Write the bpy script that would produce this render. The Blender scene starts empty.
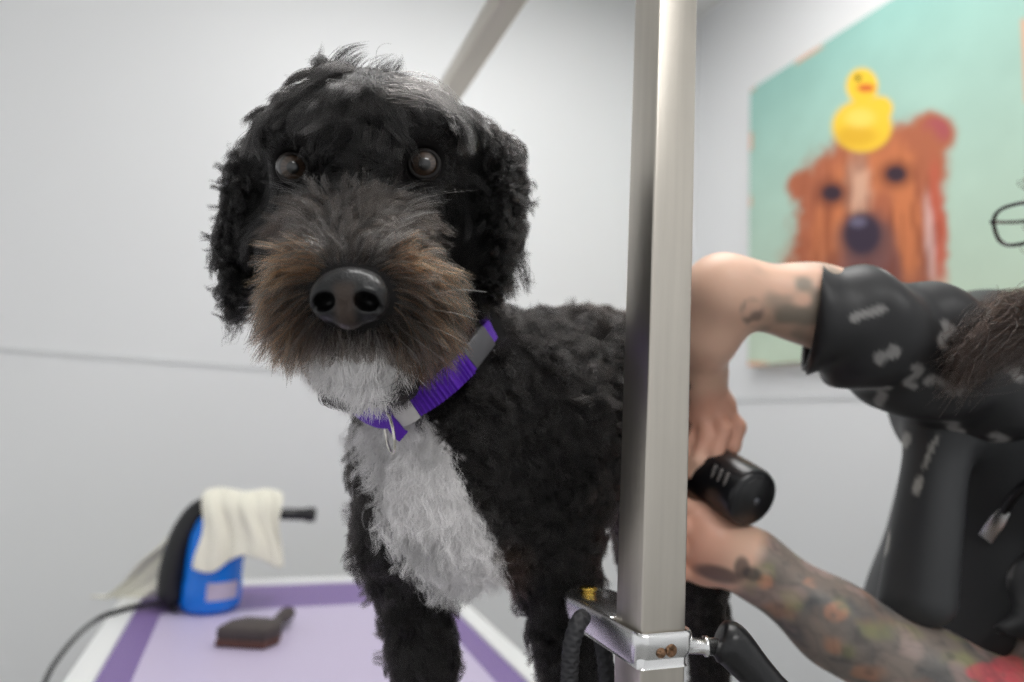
import bpy, bmesh, math
import numpy as np
import openvdb
from mathutils import Vector, Matrix
from mathutils.kdtree import KDTree

rng = np.random.default_rng(7)
scene = bpy.context.scene
COL = scene.collection
CAMH = 1.20                      # lens height above the floor
F = 660.0                        # focal length in pixels of the 1024 x 682 frame

# ---------------------------------------------------------------- camera orientation (X along back wall, Y along table, Z up)
_s, _k, _q = 0.053, 262.0, 69.0
_a = (_q * (_q + _s * _k) + F * F) / (_k - _q * _s)
_b = _q + _s * (_a + _k)
ex = np.array([_a, -_b, -F]); ex /= np.linalg.norm(ex)
ey = np.array([-_k, -_q, -F]); ey /= np.linalg.norm(ey)
ez = np.cross(ex, ey)
M = np.stack([ex, ey, ez])       # lens axes -> room axes
UP = M.T @ np.array([0, 0, 1.0])  # room up in lens axes
DOWN = -UP


def P(px, py, d):                # point seen at a pixel, d metres deep (lens axes)
    return np.array([(px - 512) / F * d, (341 - py) / F * d, -d])


def W(c):                        # lens axes -> room
    return np.asarray(c) @ M.T + np.array([0, 0, CAMH])


def PW(px, py, d):
    return W(P(px, py, d))


def on_plane(px, py, ax, val):   # where a pixel's ray meets a room plane (val in room coordinates)
    r = M @ np.array([px - 512, 341 - py, -F])
    v = val - (CAMH if ax == 2 else 0)
    return r * v / r[ax] + np.array([0, 0, CAMH])


def proj(c):                     # lens axes -> pixel
    c = np.asarray(c)
    d = -c[..., 2]
    return np.stack([512 + c[..., 0] / d * F, 341 - c[..., 1] / d * F], -1)


# ---------------------------------------------------------------- object helpers
def tag(o, label=None, cat=None, group=None, kind=None):
    if label: o['label'] = label
    if cat: o['category'] = cat
    if group: o['group'] = group
    if kind: o['kind'] = kind
    return o


def empty(name, loc):
    o = bpy.data.objects.new(name, None); COL.objects.link(o)
    o.location = loc; o.empty_display_size = .05
    return o


def base_of(parent):
    return np.array(parent.location) if parent is not None else np.zeros(3)


def root_base(o):
    b = np.zeros(3)
    while o is not None:
        b = b + np.array(o.location); o = o.parent
    return b


def mesh(name, v, faces, mat, parent=None, base=None, smooth=True, mats=None, midx=None):
    """Link room-space vertices as one mesh object; base = its origin when it is top-level."""
    v = np.asarray(v, float)
    loc = np.zeros(3)
    if parent is None:
        loc = np.zeros(3) if base is None else np.asarray(base, float)
        v = v - loc
    else:
        v = v - root_base(parent)
    me = bpy.data.meshes.new(name)
    me.from_pydata(v.tolist(), [], [list(map(int, f)) for f in faces])
    for m in (mats or [mat]):
        me.materials.append(m)
    if midx is not None:
        me.polygons.foreach_set('material_index', np.asarray(midx, np.int32))
    me.polygons.foreach_set('use_smooth', [smooth] * len(me.polygons))
    me.update()
    o = bpy.data.objects.new(name, me); COL.objects.link(o)
    o.location = loc
    if parent is not None:
        o.parent = parent
    return o


def bevel(o, w, seg=3, angle=35):
    m = o.modifiers.new('bevel', 'BEVEL'); m.width = w; m.segments = seg
    m.limit_method = 'ANGLE'; m.angle_limit = math.radians(angle)
    m.harden_normals = False
    return o


def smooth_by_angle(o, deg=40):
    me = o.data
    bm = bmesh.new(); bm.from_mesh(me)
    for e in bm.edges:
        if len(e.link_faces) == 2 and e.calc_face_angle(0) > math.radians(deg):
            e.smooth = False
    bm.to_mesh(me); bm.free()
    return o


def box_vf(c, s, R=None):
    c = np.asarray(c, float); s = np.asarray(s, float) / 2
    v = np.array([[x, y, z] for x in (-1, 1) for y in (-1, 1) for z in (-1, 1)], float) * s
    if R is not None:
        v = v @ np.asarray(R).T
    f = [(0, 1, 3, 2), (4, 6, 7, 5), (0, 4, 5, 1), (2, 3, 7, 6), (0, 2, 6, 4), (1, 5, 7, 3)]
    return v + c, f


def box(name, c, s, mat, parent=None, base=None, bw=0, R=None, seg=3):
    v, f = box_vf(c, s, R)
    o = mesh(name, v, f, mat, parent, base, smooth=bw > 0)
    if bw: bevel(o, bw, seg)
    return o


def join_vf(parts):
    V, Fc, n = [], [], 0
    for v, f in parts:
        V.append(np.asarray(v)); Fc += [tuple(i + n for i in q) for q in f]; n += len(v)
    return np.concatenate(V), Fc


def frame_of(d):
    d = np.asarray(d, float); d = d / np.linalg.norm(d)
    a = np.array([0, 0, 1.0]) if abs(d[2]) < .9 else np.array([1.0, 0, 0])
    x = np.cross(a, d); x /= np.linalg.norm(x)
    return x, np.cross(d, x), d


def lathe(prof, a, d, n=32, caps=True):
    """Revolve (radius, height) profile about axis d from point a (room space)."""
    x, y, z = frame_of(d); a = np.asarray(a, float)
    v = []
    for r, h in prof:
        for i in range(n):
            t = 2 * math.pi * i / n
            v.append(a + z * h + (x * math.cos(t) + y * math.sin(t)) * r)
    f = []
    for j in range(len(prof) - 1):
        for i in range(n):
            k = (i + 1) % n
            f.append((j * n + i, j * n + k, (j + 1) * n + k, (j + 1) * n + i))
    if caps:
        f.append(tuple(reversed(range(n)))); f.append(tuple((len(prof) - 1) * n + i for i in range(n)))
    return np.array(v), f


def catmull(pts, n=8, closed=False):
    pts = np.asarray(pts, float); m = len(pts); out = []
    rngi = range(m) if closed else range(m - 1)
    for i in rngi:
        g = lambda j: pts[j % m] if closed else pts[min(max(j, 0), m - 1)]
        p0, p1, p2, p3 = g(i - 1), g(i), g(i + 1), g(i + 2)
        for t in np.linspace(0, 1, n, endpoint=False):
            out.append(.5 * ((2 * p1) + (-p0 + p2) * t + (2 * p0 - 5 * p1 + 4 * p2 - p3) * t * t + (-p0 + 3 * p1 - 3 * p2 + p3) * t ** 3))
    if not closed: out.append(pts[-1])
    return np.array(out)


def tube(path, r, n=12, closed=False, caps=True):
    path = np.asarray(path, float); m = len(path)
    r = np.broadcast_to(np.asarray(r, float), (m,))
    if closed:
        T = np.roll(path, -1, 0) - np.roll(path, 1, 0)
    else:
        T = np.gradient(path, axis=0)
    T /= np.linalg.norm(T, axis=1)[:, None] + 1e-12
    x, y, _ = frame_of(T[0]); v = []
    for i in range(m):
        x = x - T[i] * (x @ T[i]); x /= np.linalg.norm(x)
        y = np.cross(T[i], x)
        for j in range(n):
            t = 2 * math.pi * j / n
            v.append(path[i] + r[i] * (x * math.cos(t) + y * math.sin(t)))
    f = []
    for i in range(m if closed else m - 1):
        ii = (i + 1) % m
        for j in range(n):
            k = (j + 1) % n
            f.append((i * n + j, i * n + k, ii * n + k, ii * n + j))
    if caps and not closed:
        f.append(tuple(reversed(range(n)))); f.append(tuple((m - 1) * n + j for j in range(n)))
    return np.array(v), f


def prism(outline, z0, z1, axes, o):
    """Extrude a 2-D outline: axes = (ux, uy, uz) unit vectors, o = origin."""
    ux, uy, uz = [np.asarray(a, float) for a in axes]; o = np.asarray(o, float)
    n = len(outline)
    v = [o + ux * a + uy * b + uz * z for z in (z0, z1) for a, b in outline]
    f = [tuple(reversed(range(n))), tuple(range(n, 2 * n))]
    f += [(i, (i + 1) % n, n + (i + 1) % n, n + i) for i in range(n)]
    return np.array(v), f


# ---------------------------------------------------------------- signed-distance modelling
class SDF:
    def __init__(s, lo, hi, h):
        s.lo = np.asarray(lo, float); s.h = h
        s.n = np.ceil((np.asarray(hi) - s.lo) / h).astype(int) + 1
        s.g = np.full(s.n, .06, np.float32)

    def _win(s, lo, hi, m):
        a = np.clip(np.floor((lo - m - s.lo) / s.h).astype(int), 0, s.n)
        b = np.clip(np.ceil((hi + m - s.lo) / s.h).astype(int) + 1, 0, s.n)
        if (b <= a).any(): return None
        ax = [(s.lo[i] + np.arange(a[i], b[i]) * s.h).astype(np.float32) for i in range(3)]
        return (slice(a[0], b[0]), slice(a[1], b[1]), slice(a[2], b[2])), np.meshgrid(*ax, indexing='ij', sparse=True)

    def _put(s, sl, d, k, sub):
        g = s.g[sl]
        if sub:
            h = np.maximum(k - np.abs(g + d), 0) / k
            s.g[sl] = np.maximum(g, -d) + h * h * k * .25
        else:
            h = np.maximum(k - np.abs(g - d), 0) / k
            s.g[sl] = np.minimum(g, d) - h * h * k * .25

    def cone(s, a, b, ra, rb, k=.02, sub=False, flat=None):
        a, b = np.asarray(a, float), np.asarray(b, float)
        R = max(ra, rb)
        w = s._win(np.minimum(a, b) - R, np.maximum(a, b) + R, .06)
        if w is None: return
        sl, (X, Y, Z) = w
        d = b - a; L = d @ d + 1e-12
        t = np.clip(((X - a[0]) * d[0] + (Y - a[1]) * d[1] + (Z - a[2]) * d[2]) / L, 0, 1)
        q = np.sqrt((X - a[0] - t * d[0]) ** 2 + (Y - a[1] - t * d[1]) ** 2 + (Z - a[2] - t * d[2]) ** 2)
        s._put(sl, q - (ra + (rb - ra) * t), k, sub)

    def ell(s, c, r, k=.02, sub=False, R=None):
        c = np.asarray(c, float); r = np.asarray(r, float) * np.ones(3)
        m = r.max()
        w = s._win(c - m, c + m, .06)
        if w is None: return
        sl, (X, Y, Z) = w
        x, y, z = X - c[0], Y - c[1], Z - c[2]
        if R is not None:
            R = np.asarray(R, float)       # rows: the ellipsoid's own axes
            x, y, z = [R[i, 0] * x + R[i, 1] * y + R[i, 2] * z for i in range(3)]
        k0 = np.sqrt((x / r[0]) ** 2 + (y / r[1]) ** 2 + (z / r[2]) ** 2)
        k1 = np.sqrt((x / r[0] ** 2) ** 2 + (y / r[1] ** 2) ** 2 + (z / r[2] ** 2) ** 2) + 1e-9
        s._put(sl, k0 * (k0 - 1) / k1, k, sub)

    def chain(s, pts, rad, k=.02):
        for i in range(len(pts) - 1):
            s.cone(pts[i], pts[i + 1], rad[i], rad[i + 1], k)

    def polys(s, smooth=0):
        g = openvdb.FloatGrid(.06); g.copyFromArray(np.ascontiguousarray(s.g), tolerance=0)
        p, t, q = g.convertToPolygons(isovalue=0.0, adaptivity=0.0)
        v = np.asarray(p, float) * s.h + s.lo
        f = [tuple(x) for x in t] + [tuple(x) for x in q]
        return v, f


# ---------------------------------------------------------------- materials
def mat(name):
    m = bpy.data.materials.new(name); m.use_nodes = True
    nt = m.node_tree
    return m, nt, nt.nodes['Principled BSDF']


def srgb(r, g, b):
    f = lambda c: (c / 255 / 12.92) if c / 255 <= .04045 else ((c / 255 + .055) / 1.055) ** 2.4
    return (f(r), f(g), f(b), 1)


def simple(name, col, rough=.5, metal=0, spec=.5, sheen=0, noise=0, nscale=60, bump=0, bscale=400, stretch=None):
    m, nt, b = mat(name)
    N, L = nt.nodes, nt.links
    b.inputs['Base Color'].default_value = col
    b.inputs['Roughness'].default_value = rough
    b.inputs['Metallic'].default_value = metal
    b.inputs['Specular IOR Level'].default_value = spec
    if sheen:
        b.inputs['Sheen Weight'].default_value = sheen; b.inputs['Sheen Roughness'].default_value = .5
    if noise or bump:
        tc = N.new('ShaderNodeTexCoord'); mp = N.new('ShaderNodeMapping')
        L.new(tc.outputs['Object'], mp.inputs['Vector'])
        if stretch: mp.inputs['Scale'].default_value = stretch
    if noise:
        t = N.new('ShaderNodeTexNoise'); t.inputs['Scale'].default_value = nscale; t.inputs['Detail'].default_value = 4
        L.new(mp.outputs[0], t.inputs['Vector'])
        mx = N.new('ShaderNodeMix'); mx.data_type = 'RGBA'
        mx.inputs['A'].default_value = tuple(c * (1 - noise) for c in col[:3]) + (1,)
        mx.inputs['B'].default_value = tuple(min(1, c * (1 + noise)) for c in col[:3]) + (1,)
        L.new(t.outputs['Fac'], mx.inputs['Factor']); L.new(mx.outputs['Result'], b.inputs['Base Color'])
    if bump:
        t2 = N.new('ShaderNodeTexNoise'); t2.inputs['Scale'].default_value = bscale; t2.inputs['Detail'].default_value = 3
        L.new(mp.outputs[0], t2.inputs['Vector'])
        bp = N.new('ShaderNodeBump'); bp.inputs['Strength'].default_value = bump; bp.inputs['Distance'].default_value = .002
        L.new(t2.outputs['Fac'], bp.inputs['Height']); L.new(bp.outputs[0], b.inputs['Normal'])
    return m


def vcol_mat(name, rough=.6, spec=.3, attr='tint', bump=0, bscale=300, coat=0):
    m, nt, b = mat(name)
    a = nt.nodes.new('ShaderNodeAttribute'); a.attribute_name = attr
    nt.links.new(a.outputs['Color'], b.inputs['Base Color'])
    b.inputs['Roughness'].default_value = rough; b.inputs['Specular IOR Level'].default_value = spec
    b.inputs['Coat Weight'].default_value = coat; b.inputs['Coat Roughness'].default_value = .12
    if bump:
        tc = nt.nodes.new('ShaderNodeTexCoord')
        t2 = nt.nodes.new('ShaderNodeTexVoronoi'); t2.inputs['Scale'].default_value = bscale
        nt.links.new(tc.outputs['Object'], t2.inputs['Vector'])
        bp = nt.nodes.new('ShaderNodeBump'); bp.inputs['Strength'].default_value = bump; bp.inputs['Distance'].default_value = .001
        nt.links.new(t2.outputs['Distance'], bp.inputs['Height']); nt.links.new(bp.outputs[0], b.inputs['Normal'])
    return m


def set_tint(o, rgb, attr='tint'):
    rgb = np.asarray(rgb, np.float32)
    a = o.data.attributes.new(attr, 'FLOAT_COLOR', 'POINT')
    a.data.foreach_set('color', np.concatenate([rgb, np.ones((len(rgb), 1), np.float32)], 1).ravel())


def hair_mat(name, rough=.34, radial=.4, ior=1.45):
    m = bpy.data.materials.new(name); m.use_nodes = True
    nt = m.node_tree; nt.nodes.clear()
    o = nt.nodes.new('ShaderNodeOutputMaterial')
    h = nt.nodes.new('ShaderNodeBsdfHairPrincipled')
    h.model = 'CHIANG'; h.parametrization = 'COLOR'
    a = nt.nodes.new('ShaderNodeAttribute'); a.attribute_name = 'tint'
    nt.links.new(a.outputs['Color'], h.inputs['Color'])
    h.inputs['Roughness'].default_value = rough
    h.inputs['Radial Roughness'].default_value = radial
    h.inputs['Random Roughness'].default_value = .2
    h.inputs['IOR'].default_value = ior
    nt.links.new(h.outputs[0], o.inputs['Surface'])
    return m
# ---------------------------------------------------------------- hair
def sample(v, f, n, weight=None):
    """Random points with normals on a quad/tri mesh (lens axes)."""
    v = np.asarray(v)
    T = []
    for q in f:
        T.append((q[0], q[1], q[2]))
        if len(q) == 4: T.append((q[0], q[2], q[3]))
    T = np.array(T)
    a, b, c = v[T[:, 0]], v[T[:, 1]], v[T[:, 2]]
    fn = np.cross(b - a, c - a); ar = np.linalg.norm(fn, axis=1)
    vn = np.zeros_like(v)
    for i in range(3): np.add.at(vn, T[:, i], fn)
    vn /= np.linalg.norm(vn, axis=1)[:, None] + 1e-12
    w = ar.copy()
    if weight is not None:
        w *= weight((a + b + c) / 3, fn / (ar[:, None] + 1e-12))
    i = rng.choice(len(T), n, p=w / w.sum())
    u = rng.random((n, 2)); s = u.sum(1) > 1; u[s] = 1 - u[s]
    w0 = (1 - u.sum(1))[:, None]
    p = a[i] * w0 + b[i] * u[:, :1] + c[i] * u[:, 1:]
    nn = vn[T[i, 0]] * w0 + vn[T[i, 1]] * u[:, :1] + vn[T[i, 2]] * u[:, 1:]
    return p, nn / (np.linalg.norm(nn, axis=1)[:, None] + 1e-12)


def unit(a):
    return a / (np.linalg.norm(a, axis=-1, keepdims=True) + 1e-12)


def grow(p, n, L, comb, lift, grav, amp, wl, nclump, cf, seg=9, jit=.25, down=None, hug=0.0):
    """Grow strands; every argument may be an array with one value per strand."""
    N = len(p)
    ar = lambda x: np.broadcast_to(np.asarray(x, float), (N,)).copy()
    L, lift, grav, amp, wl, cf, hug = map(ar, (L, lift, grav, amp, wl, cf, hug))
    down = DOWN if down is None else down
    comb = unit(comb - n * np.sum(comb * n, 1)[:, None])
    t = np.linspace(0, 1, seg)
    g = rng.choice(N, min(nclump, N), replace=False)
    kd = KDTree(len(g))
    for j, i in enumerate(g): kd.insert(p[i], j)
    kd.balance()
    own = np.array([kd.find(q)[1] for q in p])
    gi = g[own]
    Lv = L * rng.uniform(.75, 1.15, N)
    jit = ar(jit)
    jv = rng.normal(0, 1, (N, 3)) * jit[:, None]
    cj = rng.normal(0, 1, (len(g), 3)) * jit[g][:, None] * 1.6       # each lock strays its own way
    pos = np.zeros((N, seg, 3)); pos[:, 0] = p
    for k in range(1, seg):
        tt = t[k]
        d = n * (lift * (1 - .75 * tt) - hug * tt)[:, None] + comb + down * (grav * tt)[:, None] + jv * .5 + cj[own] * (.3 + tt)
        pos[:, k] = pos[:, k - 1] + unit(d) * (Lv / (seg - 1))[:, None]
    # waves run through a whole lock together
    ph = rng.uniform(0, 2 * math.pi, len(g))[own] + rng.normal(0, .35, N)
    wlv = wl * rng.uniform(.8, 1.25, len(g))[own]
    d = unit(pos[:, -1] - pos[:, 0])
    b1 = unit(np.cross(d, n + rng.normal(0, .3, (len(g), 3))[own])); b2 = np.cross(d, b1)
    for k in range(seg):
        s = t[k]
        a = 2 * math.pi * s * Lv / wlv + ph
        e = amp * min(1, 1.6 * s)
        pos[:, k] += b1 * (e * (np.sin(a) - np.sin(ph) * (1 - s)))[:, None] + b2 * (e * (np.cos(a) - np.cos(ph) * (1 - s)))[:, None]
    pos[:, 0] = p
    q = pos.copy()
    for k in range(seg):
        w = (cf * t[k] ** 1.2)[:, None]
        tgt = q[gi, k] + (p - p[gi]) * .12
        pos[:, k] = q[:, k] * (1 - w) + tgt * w
    return pos, own


def lock(path, n, rs, ts, seg=12, curl=0.0):
    """A single hand-laid lock: path in lens axes, root and tip spread in metres."""
    c = catmull(path, 8); s = np.linspace(0, len(c) - 1, seg)
    c = np.stack([np.interp(s, np.arange(len(c)), c[:, i]) for i in range(3)], 1)
    t = np.linspace(0, 1, seg)[None, :, None]
    o = rng.normal(0, 1, (n, 1, 3)); o2 = rng.normal(0, 1, (n, 1, 3))
    w = np.sin(np.pi * t * .9 + .3)
    r = c[None] + o * rs * (1 - t) + (o2 * .6 + o * .4) * ts * t + o2 * rs * .3 * w
    ln = rng.uniform(.7, 1, n)
    for i in range(n):
        u = np.linspace(0, ln[i] * (seg - 1), seg)
        r[i] = np.stack([np.interp(u, np.arange(seg), r[i][:, j]) for j in range(3)], 1)
    return r


def strands(name, pos, rgb, r0, m, parent, tip=.25, kind='stuff', label=None):
    """pos (N,S,3) in lens axes, rgb (N,3) or (N,S,3)."""
    N, S, _ = pos.shape
    h = bpy.data.hair_curves.new(name)
    h.add_curves([S] * N)
    w = W(pos.reshape(-1, 3)) - root_base(parent)
    h.attributes['position'].data.foreach_set('vector', w.astype(np.float32).ravel())
    t = np.linspace(0, 1, S)
    r = (np.broadcast_to(np.asarray(r0, float), (N,))[:, None] * (1 - (1 - tip) * t ** 2)[None]).astype(np.float32)
    a = h.attributes.get('radius') or h.attributes.new('radius', 'FLOAT', 'POINT')
    a.data.foreach_set('value', r.ravel())
    if rgb.ndim == 2: rgb = np.repeat(rgb[:, None], S, 1)
    c = np.ones((N, S, 4), np.float32); c[..., :3] = rgb
    a = h.attributes.new('tint', 'FLOAT_COLOR', 'POINT')
    a.data.foreach_set('color', c.ravel())
    h.materials.append(m)
    o = bpy.data.objects.new(name, h); COL.objects.link(o); o.parent = parent
    if kind: o['kind'] = kind
    if label: o['label'] = label
    return o


def in_poly(q, poly):
    poly = np.asarray(poly, float); x, y = q[:, 0], q[:, 1]
    r = np.zeros(len(q), bool); j = len(poly) - 1
    for i in range(len(poly)):
        xi, yi = poly[i]; xj, yj = poly[j]
        c = ((yi > y) != (yj > y)) & (x < (xj - xi) * (y - yi) / (yj - yi + 1e-9) + xi)
        r ^= c; j = i
    return r


def seg_dist(p, path):
    d = np.full(len(p), 9.0)
    for a, b in zip(path[:-1], path[1:]):
        ab = b - a; t = np.clip(((p - a) @ ab) / (ab @ ab + 1e-12), 0, 1)
        d = np.minimum(d, np.linalg.norm(p - a - t[:, None] * ab, axis=1))
    return d
# ---------------------------------------------------------------- small procedural noise for markings
def vnoise(p, scale, seed=0):
    q = np.asarray(p) * scale + 100.37 * (seed + 1)
    i = np.floor(q).astype(np.int64); f = q - i; f = f * f * (3 - 2 * f)
    def h(a, b, c):
        n = (a * 73856093) ^ (b * 19349663) ^ (c * 83492791) ^ (seed * 2654435761)
        n = (n ^ (n >> 13)) * 1274126177 & 0x7fffffff
        return ((n ^ (n >> 16)) % 65536) / 65535.
    r = 0
    for dx in (0, 1):
        for dy in (0, 1):
            for dz in (0, 1):
                w = (f[:, 0] if dx else 1 - f[:, 0]) * (f[:, 1] if dy else 1 - f[:, 1]) * (f[:, 2] if dz else 1 - f[:, 2])
                r = r + w * h(i[:, 0] + dx, i[:, 1] + dy, i[:, 2] + dz)
    return r


def sstep(a, b, x):
    t = np.clip((x - a) / (b - a), 0, 1); return t * t * (3 - 2 * t)


def lin(r, g, b): return np.array(srgb(r, g, b)[:3])


# ---------------------------------------------------------------- room shell
YB, XR, XL, YF, ZC = 1.75, 1.30, -2.2, -2.4, 2.60
M_wall = simple('painted wall panel', srgb(227, 228, 229), rough=.42, spec=.35, bump=.03, bscale=60)
M_seam = simple('panel joint strip', srgb(206, 208, 209), rough=.4)
M_floor = simple('grey vinyl floor', srgb(150, 150, 148), rough=.5, noise=.12, nscale=30)
M_ceil = simple('white ceiling tile', srgb(235, 235, 232), rough=.9, bump=.2, bscale=90)
M_base = simple('grey vinyl baseboard', srgb(120, 122, 124), rough=.5)
T = .08


def struct(o, kind='structure'):
    o['kind'] = kind; return o


struct(box('wall_left', ((XL + XR) / 2, YB + T / 2, ZC / 2), (XR - XL + 2 * T, T, ZC), M_wall))
struct(box('wall_right', (XR + T / 2, (YB + YF) / 2, ZC / 2), (T, YB - YF, ZC), M_wall))
struct(box('floor', ((XL + XR) / 2, (YB + YF) / 2, -.05), (XR - XL + 2 * T, YB - YF + 2 * T, .1), M_floor))
struct(box('ceiling', ((XL + XR) / 2, (YB + YF) / 2, ZC + .05), (XR - XL + 2 * T, YB - YF + 2 * T, .1), M_ceil))
zs = on_plane(250, 368, 1, YB)[2]
v, f = join_vf([box_vf(((XL + XR) / 2, YB - .0015, zs), (XR - XL, .003, .007))])
struct(mesh('trim_1', v, f, M_seam, smooth=False))
v, f = box_vf((XR - .0015, (YB + YF) / 2, zs), (.003, YB - YF, .009))
struct(mesh('trim_2', v, f, M_seam, smooth=False))
struct(box('baseboard_left', ((XL + XR) / 2, YB - .005, .05), (XR - XL, .01, .10), M_base))
struct(box('baseboard_right', (XR - .005, (YB + YF) / 2, .05), (.01, YB - YF - .02, .10), M_base))

# ceiling light fittings
M_lampframe = simple('white fitting frame', srgb(240, 240, 240), rough=.4)
M_diff, nt, bs = mat('lit diffuser'); bs.inputs['Emission Color'].default_value = (1, .99, .975, 1)
bs.inputs['Emission Strength'].default_value = 0.0
LAMPS = [(.42, .78, 'above the far half of the grooming table'), (.25, -.95, 'behind the near end of the grooming table')]


# ---------------------------------------------------------------- canvas picture on the right wall
XC = XR - .034
cA, cB = on_plane(750, 90, 0, XC), on_plane(748, 366, 0, XC)
cR = on_plane(1030, 60, 0, XC)
y0, y1, z0, z1 = cR[1], (cA[1] + cB[1]) / 2, cB[2], cA[2]
canvas = empty('canvas_picture', (XR, (y0 + y1) / 2, z0))
tag(canvas, 'teal canvas picture of a shaggy brown dog with a yellow duck on its head', 'picture')
ny, nz = 230, 250
gy, gz = np.meshgrid(np.linspace(y1, y0, ny), np.linspace(z0, z1, nz), indexing='ij')
gx = np.full_like(gy, XC)
gv = np.stack([gx, gy, gz], -1).reshape(-1, 3)
gf = [(i * nz + j, i * nz + j + 1, (i + 1) * nz + j + 1, (i + 1) * nz + j) for i in range(ny - 1) for j in range(nz - 1)]
q = proj((gv - np.array([0, 0, CAMH])) @ M)
X, Y = q[:, 0], q[:, 1]
vv = (gv[:, 2] - z0) / (z1 - z0); uu = (y1 - gv[:, 1]) / (y1 - y0)
col = lin(146, 190, 181)[None] * (vv[:, None]) + lin(196, 211, 190)[None] * (1 - vv[:, None])
n1 = vnoise(gv, 9, 1) * .6 + vnoise(gv, 25, 2) * .4
col = col * (.92 + .16 * n1[:, None])


def paint(mask, c):
    global col
    mask = np.clip(mask, 0, 1)[:, None]; col = col * (1 - mask) + np.asarray(c) * mask


def elm(cx, cy, rx, ry, soft=.15, ang=0, wob=.0):
    a = math.radians(ang); dx, dy = X - cx, Y - cy
    u, w = dx * math.cos(a) + dy * math.sin(a), -dx * math.sin(a) + dy * math.cos(a)
    d = np.sqrt((u / rx) ** 2 + (w / ry) ** 2) + wob * (vnoise(gv, 60, 5) - .5)
    return 1 - sstep(1 - soft, 1 + soft, d)


rust, dark, orange, tan = lin(176, 104, 76), lin(104, 76, 76), lin(208, 126, 82), lin(214, 174, 150)
strk = vnoise(gv * np.array([1, 3.2, .7]), 26, 8)
for cx, cy, rx, ry, an in ((803, 186, 17, 16, -20), (932, 132, 24, 20, 25)):
    paint(elm(cx, cy, rx, ry, .25, an, .2), rust)
paint(elm(936, 131, 14, 13, .3, 25), lin(170, 88, 90))
paint(elm(868, 212, 72, 78, .14, 0, .18), rust)
paint(elm(908, 166, 40, 44, .2, 0, .15), rust); paint(elm(915, 235, 30, 70, .2, 0, .2), rust)
paint(elm(862, 262, 76, 66, .15, 0, .18), rust)
paint(elm(872, 268, 56, 50, .3, 0, .3) * .7, dark)
paint(elm(842, 225, 13, 56, .4, 8, .3) * .8, orange)
paint(elm(906, 215, 13, 70, .4, -6, .3) * .85, orange)
paint(elm(872, 172, 40, 20, .5, -10, .4) * .7, orange)
paint(elm(858, 188, 12, 34, .5, 0, .4) * .8, tan)
paint(elm(820, 240, 9, 44, .5, 6, .3) * .6, orange)
paint(elm(938, 225, 8, 60, .4, -4, .4) * .8, lin(196, 96, 76))
paint(elm(930, 240, 5, 44, .5, -4, .3) * .6, lin(226, 196, 190))
paint(elm(862, 268, 30, 22, .4) * .7, lin(120, 84, 84))
paint(sstep(.52, .75, strk) * elm(868, 225, 70, 78, .3) * .45, lin(120, 60, 44))
for cx, cy in ((832, 193), (896, 174)):
    paint(elm(cx, cy, 17, 14, .5) * .75, lin(110, 62, 50)); paint(elm(cx, cy, 10, 8, .3), lin(62, 48, 58))
paint(elm(862, 238, 27, 26, .3) * .7, dark)
paint(elm(862, 234, 19, 21, .25), lin(62, 52, 66)); paint(elm(858, 222, 8, 5, .5) * .6, lin(130, 125, 150))
yel = lin(242, 200, 62)
paint(elm(862, 126, 30, 26, .12), yel); paint(elm(880, 108, 13, 12, .2), yel); paint(elm(862, 86, 16, 18, .12), yel)
paint(elm(856, 136, 20, 10, .5) * .6, lin(214, 160, 46)); paint(elm(866, 88, 9, 4, .3), lin(214, 104, 52))
paint(elm(858, 78, 3, 3, .3), lin(60, 45, 30)); paint(elm(860, 118, 14, 9, .6) * .6, lin(252, 224, 120))
edge = np.minimum(np.minimum(uu, 1 - uu) * (y1 - y0), np.minimum(vv, 1 - vv) * (z1 - z0))
fl = sstep(.60, .72, vnoise(gv, 17, 11)) * (1 - sstep(.008, .016, edge))
paint(fl * .8, lin(228, 160, 124))
M_art = vcol_mat('printed canvas', rough=.75, spec=.2)
o = mesh('printed_face', gv - np.array([0, 0, 0]), gf, M_art, canvas, smooth=False); set_tint(o, col)
M_edge = simple('canvas edge', srgb(214, 196, 170), rough=.8, noise=.2, nscale=40)
fr = box('stretcher_frame', (XC + .0175, (y0 + y1) / 2, (z0 + z1) / 2), (.033, y1 - y0, z1 - z0), M_edge, canvas)

# ---------------------------------------------------------------- grooming table
ZT = CAMH - .345
TX0, TX1, TY0, TY1 = -.181, .416, .445, 1.478
M_white = simple('white powder-coated rim', srgb(236, 237, 236), rough=.35)
M_dark = simple('black steel', srgb(30, 30, 32), rough=.4)
table = empty('grooming_table', ((TX0 + TX1) / 2, (TY0 + TY1) / 2, 0))
tag(table, 'grooming table with lilac ribbed mat, purple border and white rim', 'table')


def rrect(x0, x1, y0, y1, r, n=6):
    o = []
    for cx, cy, a in ((x1 - r, y1 - r, 0), (x0 + r, y1 - r, 90), (x0 + r, y0 + r, 180), (x1 - r, y0 + r, 270)):
        for i in range(n + 1):
            t = math.radians(a + 90 * i / n); o.append((cx + r * math.cos(t), cy + r * math.sin(t)))
    return o


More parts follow.
